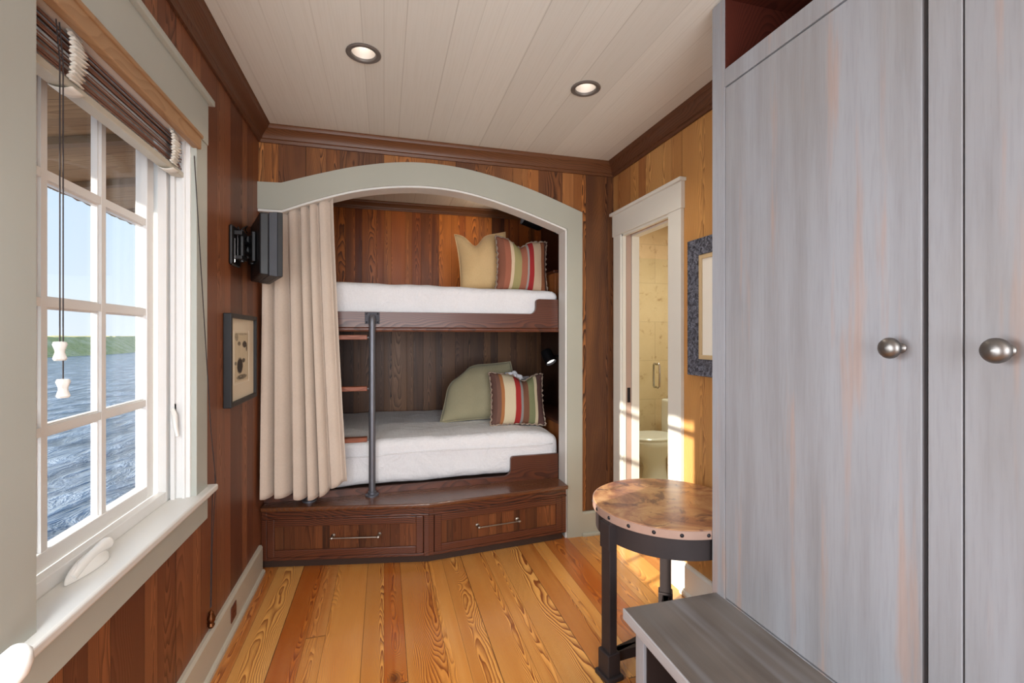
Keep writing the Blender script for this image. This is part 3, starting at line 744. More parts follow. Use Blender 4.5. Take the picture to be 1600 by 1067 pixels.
for z in (1.79, 1.84):
    m.tube([(LX+0.04, 2.50, z), (e1.x, e1.y, z)], 0.010, 10); m.tube([(e1.x, e1.y, z+0.02), (tb.x-0.01, tb.y, z+0.02)], 0.010, 10)
m.tube([(e1.x, e1.y, 1.75), (e1.x, e1.y, 1.90)], 0.014, 12)
obj('folding_arm', m, 'black', br, smooth=True)
m = MB(); p = c - TN*0.112; m.obox((p.x, p.y, 1.83), TN, TW, (0, 0, 1), 0.008, 0.075, 0.075)
m.tube([(p.x-0.02, p.y, 1.775), (p.x-0.02, p.y, 1.89)], 0.016, 12)
obj('mounting_plate', m, 'black', br, bev=0.003)
m = MB(); rr = random.Random(3)
for k in range(4):
    a = Vector((LX+0.03, 2.47+0.02*k, 1.90-0.015*k)); b = Vector((tb.x-0.03, tb.y-0.06+0.02*k, 1.76+0.05*k)); pts = []
    for i in range(9):
        s_ = i/8; q = a.lerp(b, s_); q.z -= 0.06*math.sin(s_*PI)*(0.3+0.5*k/3)*(-1 if k % 2 else 1) ; q.x += 0.01*math.sin(s_*9+k); pts.append(q)
    m.tube(pts, 0.0035, 6)
obj('cable', m, 'black', br, smooth=True)
m = MB(); m.tube([(LX+0.022, 2.452, 1.84), (LX+0.022, 2.452, 1.745), (LX+0.024, 2.445, 1.725)], 0.0028, 6); m.tube([(LX+0.024, 2.49, 1.875), (LX+0.024, 2.49, 1.75)], 0.0028, 6)
obj('chrome_clip', m, 'chrome', br)['label'] = 'chrome clip'

# ------------------------------------------------------------------ bunk base with drawers
A_, B_, C_ = Vector((-0.698, 3.030, 0)), Vector((0.262, 2.838, 0)), Vector((1.190, 2.932, 0))
base = thing('drawer_cabinet', (0.25, 3.0, 0), 'dark wood plinth cabinet with two drawers under the lower bunk', 'cabinet')
ZT = 0.375
def offs(d):
    """front polyline moved forward by d"""
    d1 = (B_-A_).normalized(); n1 = Vector((d1.y, -d1.x, 0)); d2 = (C_-B_).normalized(); n2 = Vector((d2.y, -d2.x, 0))
    nb = (n1+n2).normalized()
    return [A_+n1*d, B_+nb*d, C_+n2*d]
def poly(d, yb=3.13, xe=0.0):
    p = offs(d); p[0].x = -0.698; p[2].x = min(p[2].x+xe, 1.20)
    return [(q.x, q.y) for q in p] + [(p[2].x if p[2].x <= 1.192 else 1.192, yb), (-0.698, yb)]
m = MB(); m.prism([(-0.698, 3.06), (0.262, 2.872), (1.17, 2.955), (1.17, 3.12), (-0.698, 3.12)], 0.0, 0.055)
obj('plinth', m, 'plinth', base)
m = MB(); m.prism([(A_.x, A_.y+0.02), (B_.x, B_.y+0.02), (C_.x, C_.y+0.02), (1.190, 3.12), (-0.698, 3.12)], 0.05, ZT-0.028)
obj('carcass', m, 'plinth', base)
def tp():
    p = offs(0.030); a, b, c_ = p
    a.x = -0.698; c_.x = 1.196
    m = MB(); m.prism([(a.x, a.y-0.004), (b.x, b.y), (c_.x, c_.y), (1.192, 3.13), (-0.698, 3.13)], ZT-0.026, ZT)
    return m
obj('top', tp(), 'base_top', base, bev=0.008, seg=3)
def face_box(m, P, Q, s0, s1, z0, z1, d0, d1):
    """box along the front face P->Q from fraction metres s0..s1, depth d0..d1 in front"""
    d = (Q-P).normalized(); n_ = Vector((d.y, -d.x, 0))
    c = P + d*(s0+s1)/2 + n_*(d0+d1)/2; c.z = (z0+z1)/2
    m.obox(c, d, n_, (0, 0, 1), (s1-s0)/2, (d1-d0)/2, (z1-z0)/2)
m = MB()
L1 = (B_-A_).length; L2 = (C_-B_).length
for P, Q, L in ((A_, B_, L1), (B_, C_, L2)):
    face_box(m, P, Q, 0.0, 0.030, 0.05, ZT-0.026, -0.02, 0.0); face_box(m, P, Q, L-0.030, L, 0.05, ZT-0.026, -0.02, 0.0)
    face_box(m, P, Q, 0.03, L-0.03, ZT-0.075, ZT-0.026, -0.02, 0.0); face_box(m, P, Q, 0.03, L-0.03, 0.05, 0.066, -0.02, 0.0)
obj('face_frame', m, 'rail', base, bev=0.002)
m = MB()
for P, Q, L in ((A_, B_, L1), (B_, C_, L2)): face_box(m, P, Q, 0.0, L, ZT-0.080, ZT-0.068, 0.0, 0.008)
obj('moulding', m, 'rail', base, bev=0.003)
for P, Q, L in ((A_, B_, L1), (B_, C_, L2)):
    z0, z1, w = 0.070, ZT-0.082, 0.042; s0, s1 = 0.034, L-0.034
    m = MB(); face_box(m, P, Q, s0, s0+w, z0, z1, -0.018, 0.006); face_box(m, P, Q, s1-w, s1, z0, z1, -0.018, 0.006)
    face_box(m, P, Q, s0+w, s1-w, z0, z0+w, -0.018, 0.006); face_box(m, P, Q, s0+w, s1-w, z1-w, z1, -0.018, 0.006)
    dr = obj('drawer', m, 'rail', base, bev=0.003)
    m = MB(); face_box(m, P, Q, s0+w-0.004, s1-w+0.004, z0+w-0.004, z1-w+0.004, -0.018, -0.006); obj('drawer_panel', m, 'base_v', dr)
    d = (Q-P).normalized(); n_ = Vector((d.y, -d.x, 0)); mid = P + d*(L*0.56 if P is A_ else L*0.475); zc2 = 0.187; h = 0.135
    m = MB(); a = mid - d*h + n_*0.034; b = mid + d*h + n_*0.034; a.z = b.z = zc2
    m.tube([a, b], 0.0045, 10)
    for q in (a, b):
        m.tube([q - n_*0.040, q - n_*0.006, q + n_*0.004], [0.006, 0.006, 0.008], 10); m.lathe(q - n_*0.040, n_, [(0.013, 0), (0.013, 0.004), (0.006, 0.010)], 14)
        m.lathe(q - d*0.009, d, [(0.0, 0), (0.008, 0.002), (0.010, 0.009), (0.008, 0.016), (0, 0.018)], 12)
    obj('handle', m, 'nickel', dr, smooth=True)['label'] = 'slim nickel bar handle'

# ------------------------------------------------------------------ bunk rails
def rail_mb(z_lo, z_scoop, z_hi, xs_l, xs_r, y0, y1, rad=0.045):
    """board with a scooped cut-out in its top edge between xs_l and xs_r"""
    top = [(-0.698, z_hi), (xs_l-rad, z_hi)]
    for k in range(1, 7):
        a = k/6*PI/2; top.append((xs_l-rad+rad*math.sin(a)*0.5, z_hi-rad*0.5*(1-math.cos(a))))
    for k in range(1, 7):
        a = k/6*PI/2; top.append((xs_l+rad*(1-math.cos(a)), z_scoop+rad*(1-math.sin(a))))
    for k in range(0, 7):
        a = k/6*PI/2; top.append((xs_r-rad+rad*math.sin(a), z_scoop+rad*(1-math.cos(a))))
    for k in range(1, 7):
        a = k/6*PI/2; top.append((xs_r+rad*0.5*(1-math.cos(a)), z_hi-rad*0.5*(1-math.sin(a))))
    top += [(1.194, z_hi)]
    return MB().strip([(p[0], z_lo) for p in top], top, y0, y1)
lr = thing('lower_bunk_frame', (0.25, 3.1, ZT), 'dark wood front board of the lower bunk with a long scooped cut-out', 'bed frame')
obj('front_board', rail_mb(ZT, 0.412, 0.545, -0.62, 0.845, 3.090, 3.115), 'rail', lr)
ur = thing('upper_bunk_frame', (0.25, 3.1, 1.415), 'dark polished wood frame carrying the upper bunk across the alcove', 'bed frame')
obj('front_board', rail_mb(1.425, 1.535, 1.640, -0.62, 1.030, 3.090, 3.120), 'rail', ur)
m = MB(); m.profile([(0, 0), (0.010, 0), (0.014, 0.006), (0.014, 0.020), (0.006, 0.028), (0, 0.03)], (-0.698, 3.092, 1.408), (1.194, 3.092, 1.408), (0, -1, 0))
m.box(-0.698, 3.09, 1.408, 1.194, 3.12, 1.430)
obj('bottom_moulding', m, 'rail', ur, smooth=True)
obj('platform', MB().box(-0.698, 3.12, 1.43, 1.498, 4.348, 1.455), 'plinth', ur)
obj('platform', MB().box(-0.698, 3.135, 0.02, 1.498, 4.348, 0.40), 'plinth', lr)

# headboard shelves at the right-hand end of each mattress
def hb(name, z0, z1, y0, label):
    t = thing(name, (1.37, 3.7, z0), label, 'shelf')
    obj('front_panel', MB().box(1.25, y0, z0, 1.27, 4.345, z1-0.02).box(1.27, y0, z0, 1.497, y0+0.02, z1-0.02), 'shelf', t, bev=0.002)
    obj('shelf_top', MB().box(1.235, y0-0.012, z1-0.02, 1.497, 4.345, z1), 'rail', t, bev=0.004)
hb('headboard_shelf', 1.456, 1.880, 3.30, 'wooden headboard shelf at the right end of the upper bunk')
hb('headboard_shelf', 0.401, 0.750, 3.13, 'wooden headboard shelf at the right end of the lower bunk')

# ------------------------------------------------------------------ mattresses
def soft_box(lo, hi, r, res, amp, seed, sag=None):
    lo = Vector(lo); hi = Vector(hi); m = MB()
    def face(o, du, dv, nu, nv):
        def fn(u, v):
            p = Vector(o) + Vector(du)*u + Vector(dv)*v
            q = Vector((min(max(p.x, lo.x+r), hi.x-r), min(max(p.y, lo.y+r), hi.y-r), min(max(p.z, lo.z+r), hi.z-r)))
            d = p-q
            if d.length > 1e-9:
                d.normalize(); p = q + d*r
            else: d = Vector((0, 0, 1))
            w = noise.noise(p*3.1+Vector((seed, 0, 0)))*0.6 + noise.noise(Vector((p.x*9, p.y*4, p.z*4))+Vector((0, seed, 0)))*0.35
            w2 = 1-abs(noise.noise(Vector((p.x*5+p.z*3, p.y*3, p.z*5+seed)))*2); w += 0.22*w2*w2*w2
            p = p + d*w*amp
            if sag: p = sag(p)
            return p
        m.grid(nu, nv, fn)
    s = hi-lo
    nx, ny, nz = [max(2, int(a/res)) for a in s]
    face(lo, (s.x, 0, 0), (0, s.y, 0), nx, ny); face((lo.x, lo.y, hi.z), (s.x, 0, 0), (0, s.y, 0), nx, ny)
    face(lo, (s.x, 0, 0), (0, 0, s.z), nx, nz); face((lo.x, hi.y, lo.z), (s.x, 0, 0), (0, 0, s.z), nx, nz)
    face(lo, (0, s.y, 0), (0, 0, s.z), ny, nz); face((hi.x, lo.y, lo.z), (0, s.y, 0), (0, 0, s.z), ny, nz)
    m.uv = {}
    return m
def sag_low(p):
    q = p.copy()
    if p.z > 0.55:   # crest slopes gently down towards the right-hand end
        q.z -= 0.03*max(0, (p.x-0.9)/0.3)**2
    return q
t = thing('mattress', (0.25, 3.7, 0.40), 'white linen covered mattress of the lower bunk', 'mattress')
obj('cover', soft_box((-0.686, 3.124, 0.414), (1.213, 4.332, 0.703), 0.055, 0.016, 0.013, 3.3, sag_low), 'sheet', t, smooth='all', merge=True)
m = MB(); pts = []
for k in range(60):
    x = -0.64+1.80*k/59; pts.append((x, 3.112+0.003*math.sin(x*8), 0.610+0.004*math.sin(x*5)+0.010*max(0, (x-0.8))))
m.tube(pts, 0.0035, 8); obj('piping', m, 'sheet', t, smooth='all')
t = thing('mattress', (0.25, 3.7, 1.456), 'white linen covered mattress of the upper bunk', 'mattress')
def sag_up(p):
    q = p.copy(); q.z += -0.02*((p.x+0.3)/1.4)*min(1, max(0, (p.z-1.5)/0.2))
    return q
obj('cover', soft_box((-0.686, 3.134, 1.468), (1.218, 4.335, 1.728), 0.05, 0.016, 0.010, 8.6, sag_up), 'sheet', t, smooth='all', merge=True)

# ------------------------------------------------------------------ cushions
def cushion(name, label, cat, w, h, th, loc, yaw, lean, roll, mat, chop=0.0, chopx=0.0, fringe=False, ear=0.10, seed=0, droop=0.0, cut=0.0):
    """loc = bottom centre; yaw 0 faces -Y; lean tilts the top away"""
    m = MB(); N = 30
    def P(u, v, sgn):
        x = 2*u-1; y = 2*v-1
        ex = 1 - ear*(1-y*y)**1.0*0.8; ey = 1 - ear*(1-x*x)*0.8
        X = x*w/2*ex; Y = y*h/2*ey
        e_ = max(0.0, (1-abs(x)**2.4))**0.62*max(0.0, (1-abs(y)**2.4))**0.62
        Z = sgn*th/2*e_
        if chop and y > -0.4:
            k = math.exp(-((x-chopx)/0.30)**2)*((y+0.4)/1.4)**2
            Y -= chop*k; Z += sgn*0.02*k*(1-abs(y))
            k2 = math.exp(-((x-chopx)/0.12)**2)*max(0, y)*e_; Z -= sgn*0.03*k2
        if cut:
            q_ = max(0.0, -x)**2*max(0.0, y)**2; X += cut*q_; Y -= cut*0.9*q_
        if droop: X += droop*x*(1-v)*0.5
        nz = noise.noise(Vector((X*9, Y*9, sgn*3+seed)))*0.006*e_**0.5
        return Vector((X, Y + h/2, Z + sgn*nz))
    m.grid(N, N, lambda u, v: P(u, v, 1)); 
    m.grid(N, N, lambda u, v: P(u, v, -1))
    Rm = Matrix.Rotation(yaw, 4, 'Z') @ Matrix.Rotation(R(90)-lean, 4, 'X') @ Matrix.Rotation(roll, 4, 'Z')
    t = thing(name, loc, label, cat)
    def tr(p): q = Rm @ Vector(p); return Vector(loc)+q
    m2 = MB(); m2.v = [tuple(tr(p)) for p in m.v]; m2.f = m.f; m2.uv = m.uv
    obj('cushion_cover', m2, mat, t, smooth='all', merge=True)
    e = [];
    for k in range(120):
        s_ = k/120*4; i = int(s_); q = s_-i
        u, v = [(q, 0), (1, q), (1-q, 1), (0, 1-q)][i]
        p = P(u, v, 1); rr = 0.004
        if fringe:
            c0 = Vector((0, h/2, 0)); d = (p-c0).normalized(); p = p + d*(0.006*math.sin(k*2.3)) + Vector((0, 0, 0.008*math.sin(k*1.9)))
        e.append(tr(p))
    e.append(e[0])
    m = MB(); m.tube(e, 0.007 if fringe else 0.004, 6, cap=False)
    obj('ruffled_trim' if fringe else 'piping', m, 'fringe' if fringe else mat, t, smooth='all')
    return t
cushion('cushion', 'tall mustard yellow cushion with a dented top on the upper bunk', 'cushion', 0.41, 0.50, 0.20, (0.775, 3.54, 1.716), R(-6), R(12), R(5), 'mustard', chop=0.09, chopx=-0.25, seed=1, ear=0.10)
cushion('cushion', 'striped cushion beside the yellow one on the upper bunk', 'cushion', 0.42, 0.43, 0.17, (1.005, 3.35, 1.706), R(4), R(10), R(-3), 'stripe_a', chop=0.06, chopx=-0.1, fringe=True, seed=2, ear=0.10)
cushion('cushion', 'large plain sage green cushion on the lower bunk', 'cushion', 0.50, 0.47, 0.21, (0.770, 3.62, 0.712), R(-10), R(20), R(3), 'sagec', seed=3, droop=0.20, ear=0.06, cut=0.11)
cushion('cushion', 'striped cushion leaning in front of the sage green one on the lower bunk', 'cushion', 0.44, 0.41, 0.17, (0.985, 3.38, 0.700), R(2), R(18), R(-3), 'stripe_b', chop=0.05, chopx=0.25, fringe=True, seed=4, ear=0.09)
cushion('bed_pillow', 'plain white pillow mostly hidden behind the lower striped cushion', 'pillow', 0.36, 0.34, 0.12, (1.050, 3.86, 0.700), R(-2), R(16), R(-2), 'towel', seed=5)
m = MB()
def crump(u, v):
    a = u*2*PI; b = v*PI; r = 1+0.45*noise.noise(Vector((math.cos(a)*2.2, math.sin(a)*2.2, b*2.1)))+0.18*math.sin(a*5+b*3)
    return (0.985+0.075*r*math.sin(b)*math.cos(a), 3.56+0.045*r*math.sin(b)*math.sin(a), 1.045+0.042*r*math.cos(b))
m.grid(40, 20, crump); m.uv = {}
tag(obj('crumpled_cloth', m, 'towel', smooth='all', merge=True, origin=(0.965, 3.62, 1.02)), 'crumpled white cloth tucked behind the lower striped cushion', 'cloth')

# ------------------------------------------------------------------ reading lamps
def lamp(loc, hd, label, lit):
    """loc on the side wall, hd = head centre, pointing"""
    t = thing('reading_lamp', loc, label, 'wall lamp', None)
    L = Vector(loc); Hh = Vector(hd)
    m = MB(); m.lathe(L, (-1, 0, 0), [(0.0, 0), (0.045, 0), (0.045, 0.012), (0.036, 0.022), (0.0, 0.024)], 24); obj('wall_mount', m, 'blackm', t, smooth=True)
    m = MB(); m.tube([L+Vector((-0.02, 0, 0)), Hh + Vector((0.03, 0, 0.0))], 0.007, 10); m.lathe(Hh+Vector((0.045, 0, 0)), (-1, 0, 0), [(0, 0), (0.014, 0.002), (0.014, 0.02), (0, 0.022)], 12)
    obj('arm', m, 'blackm', t, smooth=True)
    return t, Hh
def head(t, Hh, d, L, r):
    d = Vector(d).normalized(); m = MB()
    m.lathe(Hh - d*L*0.5, d, [(0, 0), (r*0.5, 0.004), (r*0.85, L*0.10), (r*0.95, L*0.22), (r*0.95, L*0.5), (r, L), (r*0.88, L), (r*0.82, L*0.6), (0, L*0.55)], 28)
    o = obj('lamp_head', m, 'blackm', t, smooth=True)
    m = MB(); m.lathe(Hh - d*L*0.5, d, [(0, L*0.88), (r*0.75, L*0.86), (r*0.84, L*0.80), (r*0.5, L*0.6), (0, L*0.58)], 24)
    obj('bulb', m, 'bulb_cool', o, smooth=True)
t, h_ = lamp((1.498, 3.80, 1.205), (1.375, 3.80, 1.205), 'black cone reading lamp on the wall of the lower bunk', True)
head(t, h_, (0.30, -0.7, -1.0), 0.135, 0.052)
t, h_ = lamp((1.498, 3.92, 2.340), (1.34, 3.92, 2.365), 'black reading lamp high in the upper bunk under the arch', False)
head(t, Vector((1.27, 3.90, 2.385)), (-1.0, -0.1, 0.28), 0.20, 0.055)

l = bpy.data.lights.new('upper_reading_light', 'SPOT'); l.energy = 10; l.spot_size = R(140); l.spot_blend = 0.9; l.color = (1.0, 0.78, 0.55); l.shadow_soft_size = 0.04
o = bpy.data.objects.new('upper_reading_light', l); C.objects.link(o); o.location = (1.155, 3.888, 2.415)
o.rotation_euler = Vector((-1.0, 0.1, -0.05)).to_track_quat('-Z', 'Y').to_euler()
# ------------------------------------------------------------------ curtain
def curtain():
    m = MB(); NU, NV = 220, 60
    def top_z(x):
        for i in range(len(INN)-1):
            if INN[i][0] <= x <= INN[i+1][0]:
                t_ = (x-INN[i][0])/(INN[i+1][0]-INN[i][0]+1e-9); return INN[i][1]*(1-t_)+INN[i+1][1]*t_
        return 2.112
    def fn(u, v):
        # v: 0 bottom, 1 top
        xt = -0.690 + 0.395*u; xb = -0.690 + 0.478*u**0.95
        k = (1-v)**1.15; x = xt*(1-k) + xb*k
        ph = u*2*PI*6.4 + 1.2*math.sin(u*9.0+0.5) + 0.35*math.sin(v*3.0+u*6)*(1-v)
        # pleat depth grows downwards; right-hand third falls as a flatter panel
        flat = 1 - 0.72*max(0, min(1, (u-0.62)/0.2))*(0.35+0.65*k)
        amp = (0.020 + 0.030*k)*flat
        y = 3.004 - 0.036*k + amp*(1-2*abs(math.sin(ph/2))**0.85 + 0.10*math.sin(2*ph+1.1+0.6*v)) + 0.006*math.sin(u*3+v*4)*k - 0.008*k
        x += 0.014*flat*math.cos(ph)*(0.4+0.6*k)
        zt = top_z(max(-0.70, min(xt, 1))) - 0.006
        zb = 0.452 + 0.005*math.sin(ph+0.6) - 0.030*math.exp(-((u-0.55)/0.2)**2) + 0.055*max(0, u-0.7)/0.3
        return (x, min(y, 3.031), zb + (zt-zb)*v)
    m.grid(NU, NV, fn); m.uv = {}
    t = thing('curtain', (-0.45, 3.03, 0.44), 'natural linen curtain gathered at the left side of the bunk arch', 'curtain')
    o = obj('drape', m, 'curtain', t, smooth='all')
    q = o.modifiers.new('s', 'SOLIDIFY'); q.thickness = 0.0025
curtain()

# ------------------------------------------------------------------ ladder
ld = thing('bunk_ladder', (-0.25, 3.06, ZT), 'metal pipe ladder with wooden treads standing on the bunk base', 'ladder')
for x in (-0.438, -0.072):
    m = MB(); pts = [(x, 3.052, ZT), (x, 3.052, 1.470)]
    for k in range(1, 7):
        a = k/6*PI/2; pts.append((x, 3.052+0.028*(1-math.cos(a)), 1.470+0.028*math.sin(a)))
    pts.append((x, 3.088, 1.498))
    m.tube(pts, 0.0205, 18); p = obj('pipe_post', m, 'pipe', ld, smooth=True)
    m = MB(); m.lathe((x, 3.052, ZT), (0, 0, 1), [(0, 0), (0.042, 0), (0.042, 0.009), (0.026, 0.012), (0.026, 0.026), (0.0205, 0.028)], 28)
    obj('floor_flange', m, 'pipe', p, smooth=True)
    m = MB(); m.box(x-0.045, 3.083, 1.458, x+0.045, 3.0895, 1.532)
    for dx in (-0.034, 0.034):
        for z in (1.468, 1.522): m.lathe((x+dx, 3.083, z), (0, -1, 0), [(0.0055, 0), (0.0045, 0.003), (0, 0.004)], 10)
    obj('bracket_plate', m, 'blackm', p, bev=0.001)
for z in (1.372, 1.050, 0.730):
    m = MB(); m.box(-0.410, 3.037, z-0.014, -0.102, 3.087, z+0.014); tr_ = obj('tread', m, 'tread', ld, bev=0.003)
    for xa in (-0.43, -0.107): obj('tread_pin', MB().tube([(xa, 3.052, z-0.002), (xa+0.025, 3.052, z-0.002)], 0.006, 8), 'pipe', tr_)

# ------------------------------------------------------------------ recessed lights
for i, (x, y) in enumerate(LAMPS):
    t = thing('recessed_light', (x, y, CZ), ['round recessed ceiling light on the left above the window side', 'round recessed ceiling light on the right towards the bathroom door'][i], 'ceiling light')
    m = MB(); m.lathe((x, y, CZ), (0, 0, -1), [(0.049, -0.004), (0.070, -0.001), (0.072, 0.004), (0.066, 0.008), (0.052, 0.006), (0.049, 0.0)], 40, closed=True); obj('trim_ring', m, 'can', t, smooth=True)
    m = MB(); m.lathe((x, y, CZ), (0, 0, 1), [(0.050, 0.0), (0.047, 0.03), (0.040, 0.075), (0.0, 0.078)], 40); obj('reflector', m, 'refl', t, smooth=True)
    m = MB(); m.lathe((x, y, CZ+0.045), (0, 0, 1), [(0, 0), (0.020, 0.003), (0.026, 0.014), (0.022, 0.028), (0.0, 0.03)], 28); obj('bulb', m, 'bulb', t, smooth=True)
    l = bpy.data.lights.new('downlight', 'SPOT'); l.energy = 13; l.spot_size = R(125); l.spot_blend = 0.8; l.color = (1.0, 0.90, 0.78); l.shadow_soft_size = 0.03
    o = bpy.data.objects.new('downlight', l); C.objects.link(o); o.location = (x, y, CZ-0.012)

# ------------------------------------------------------------------ bathroom door, bathroom
dr = setting('door_1', (RX, (DY0+DY1)/2, 0))
CX0, CX1 = RX-0.022, RX
m = MB(); m.box(CX0, DY0-0.118, 0, CX1, DY0, DZ); obj('side_casing', m, 'door_white', dr, bev=0.002)
m = MB(); m.box(CX0, DY1, 0, CX1, DY1+0.100, DZ); obj('side_casing', m, 'door_white', dr, bev=0.002)
m = MB(); m.box(CX0-0.004, DY0-0.125, DZ, CX1, DY1+0.110, DZ+0.145); obj('head_casing', m, 'door_white', dr, bev=0.002)
m = MB(); m.box(CX0-0.020, DY0-0.138, DZ+0.145, CX1, DY1+0.125, DZ+0.165); obj('head_cap', m, 'door_white', dr, bev=0.003)
m = MB()
m.box(RX-0.01, DY1-0.012, 0, RX+0.014, DY1, DZ); m.box(RX+0.058, DY1-0.012, 0, XR+0.01, DY1, DZ)
m.box(RX-0.01, DY0, 0, XR+0.01, DY0+0.012, DZ); m.box(RX-0.01, DY0, DZ-0.014, RX+0.014, DY1, DZ); m.box(RX+0.058, DY0, DZ-0.014, XR+0.01, DY1, DZ)
obj('jamb', m, 'door_white', dr)
s = NT('pinkish_door_wood'); M['pocket'] = s.fin(s.mix(s.noise(s.com(0, s.m('MULTIPLY', s.sep(s.coord())[1], 30.0), s.m('MULTIPLY', s.sep(s.coord())[2], 2.0)), 1.0, 3.0), lin((196, 172, 158)), lin((168, 140, 126))), 0.5)
obj('sliding_door_edge', MB().box(RX+0.017, DY1-0.010, 0.01, RX+0.055, DY1+0.25, DZ-0.002), 'pocket', dr)
m = MB(); m.box(RX+0.025, DY1-0.0125, 0.93, RX+0.047, DY1-0.010, 1.03); obj('edge_pull', m, 'blackm', dr)

BX1, BYE = 3.7, 4.35
struct('wall_bathroom_far', MB().box(XR, BYE, 0, BX1, BYE+0.08, 2.7), 'tile')
struct('wall_bathroom_side', MB().box(BX1, 1.8, 0, BX1+0.08, BYE+0.08, 2.7), 'tile')
struct('wall_bathroom_near', MB().box(XR, 1.72, 0, BX1, 1.80, 2.7), 'white')
struct('wall_bathroom_inner', MB().box(AX+0.161, 3.12, 0, XR, BYE, 2.7), 'tile')
struct('floor_bathroom', MB().box(1.66, 1.8, -0.06, BX1, BYE, 0.001), 'tile')
struct('ceiling_bathroom', MB().box(XR, 1.72, 2.585, BX1+0.1, BYE+0.1, 2.68), 'white')
l = area('bathroom_fill', (2.5, 3.1, 2.56), (0, 0, -1), 0.5, 0.5, 34, (1.0, 0.93, 0.82))  # added fill light for the bathroom, no fixture modelled
sh = thing('shower_door', (2.4, 3.55, 0), 'frameless glass shower door with chrome pull in the bathroom', 'shower door')
m = MB(); m.box(1.78, 3.546, 0.045, 2.345, 3.554, 2.05); obj('glass_panel', m, 'glass_s', sh)
m = MB(); m.box(2.352, 3.546, 0.045, 3.0, 3.554, 2.05); obj('glass_panel', m, 'glass_s', sh)
m = MB(); m.box(1.70, 3.53, 0.001, 3.6, 3.57, 0.045); obj('threshold', m, 'tile', sh)
m = MB(); xh = 2.285
for yy in (3.546-0.04, ):
    pts = [(xh, 3.546, 1.135), (xh, 3.515, 1.138)]
    pts += [(xh, 3.505, 1.125), (xh, 3.503, 1.05), (xh, 3.505, 0.945), (xh, 3.515, 0.932), (xh, 3.546, 0.935)]
    m.tube(pts, 0.009, 12); pts = [(p[0], 7.1-p[1], p[2]) for p in pts]; m.tube(pts, 0.009, 12)
obj('pull_handle', m, 'chrome', sh, smooth=True)
# solid toilet behind the glass, added in place of a toilet reflection
tt = thing('toilet', (2.52, 3.98, 0), 'white porcelain toilet bowl set behind the bathroom glass in place of its reflection', 'toilet')
def sup(cx_, cy_, a, b, z, n=28, p=2.3):
    return [(cx_ + a*abs(math.cos(2*PI*k/n))**(2/p)*(1 if math.cos(2*PI*k/n) >= 0 else -1), cy_ + b*abs(math.sin(2*PI*k/n))**(2/p)*(1 if math.sin(2*PI*k/n) >= 0 else -1), z) for k in range(n)]
def loft(rings, capb=True, capt=True):
    m = MB(); n = len(rings[0]); v = [p for r in rings for p in r]; f = []
    for i in range(len(rings)-1):
        for k in range(n): f.append((i*n+k, i*n+(k+1) % n, (i+1)*n+(k+1) % n, (i+1)*n+k))
    if capb: f.append(tuple(range(n))[::-1])
    if capt: f.append(tuple((len(rings)-1)*n+k for k in range(n)))
    return m.add(v, f)
X0, Y0 = 2.52, 3.98
obj('bowl', loft([sup(X0+0.02, Y0, 0.12, 0.11, 0.001), sup(X0+0.02, Y0, 0.105, 0.095, 0.10), sup(X0, Y0, 0.12, 0.11, 0.20), sup(X0-0.02, Y0, 0.20, 0.165, 0.32), sup(X0-0.02, Y0, 0.235, 0.185, 0.375), sup(X0-0.02, Y0, 0.23, 0.18, 0.395)]), 'porcelain', tt, smooth=True)
obj('seat_lid', loft([sup(X0-0.02, Y0, 0.235, 0.187, 0.398), sup(X0-0.02, Y0, 0.24, 0.19, 0.41), sup(X0-0.02, Y0, 0.225, 0.175, 0.425)]), 'porcelain', tt, smooth=True)
obj('tank', MB().box(2.74, 3.78, 0.30, 2.93, 4.18, 0.74), 'porcelain', tt, bev=0.02, seg=3)

# ------------------------------------------------------------------ round table
TX, TY, TR, TZ = 1.185, 1.765, 0.315, 0.665
tb = thing('side_table', (TX, TY, 0), 'round side table with aged copper top and black iron legs', 'table')
m = MB(); m.lathe((TX, TY, TZ), (0, 0, 1), [(0, 0), (TR-0.004, 0), (TR, -0.004), (TR, -0.012), (0, -0.012)], 96); obj('tabletop', m, 'copper', tb, smooth=True)
m = MB(); m.lathe((TX, TY, TZ), (0, 0, 1), [(TR-0.006, -0.003), (TR+0.0015, -0.003), (TR+0.0015, -0.034), (TR-0.006, -0.034)], 96, closed=True); bnd = obj('copper_band', m, 'copper_edge', tb, smooth=True)
for k in range(20):
    a = R(12 + k*18); d = Vector((math.cos(a), math.sin(a), 0))
    m = MB(); m.lathe(Vector((TX, TY, TZ-0.019))+d*(TR+0.001), d, [(0.0075, 0), (0.0075, 0.001), (0.005, 0.004), (0, 0.005)], 12); obj('nail_head', m, 'blackm', bnd, smooth=True)
m = MB(); m.lathe((TX, TY, TZ), (0, 0, 1), [(TR-0.018, -0.034), (TR-0.012, -0.034), (TR-0.012, -0.118), (TR-0.018, -0.118)], 96, closed=True)
obj('apron', m, 'tblm', tb, smooth=True)
LEGS = [(191, 0.318), (57, 0.300), (-58, 0.300)]
feet = []
for (an, rad) in LEGS:
    a = R(an); d = Vector((math.cos(a), math.sin(a), 0)); p = Vector((TX, TY, 0))+d*(TR-0.004); tn = Vector((-d.y, d.x, 0)); feet.append(p)
    m = MB(); m.obox(p+Vector((0, 0, (TZ-0.034)/2+0.02)), d, tn, (0, 0, 1), 0.018, 0.027, (TZ-0.034)/2-0.021)
    m.obox(p+d*0.006+Vector((0, 0, TZ-0.090)), d, tn, (0, 0, 1), 0.018, 0.030, 0.052)
    lg = obj('leg', m, 'tblm', tb, bev=0.002)
    m = MB(); m.obox(p+Vector((0, 0, 0.065)), d, tn, (0, 0, 1), 0.030, 0.034, 0.045); m.obox(p+Vector((0, 0, 0.012)), d, tn, (0, 0, 1), 0.040, 0.044, 0.010)
    obj('foot', m, 'tblm', lg, bev=0.004)
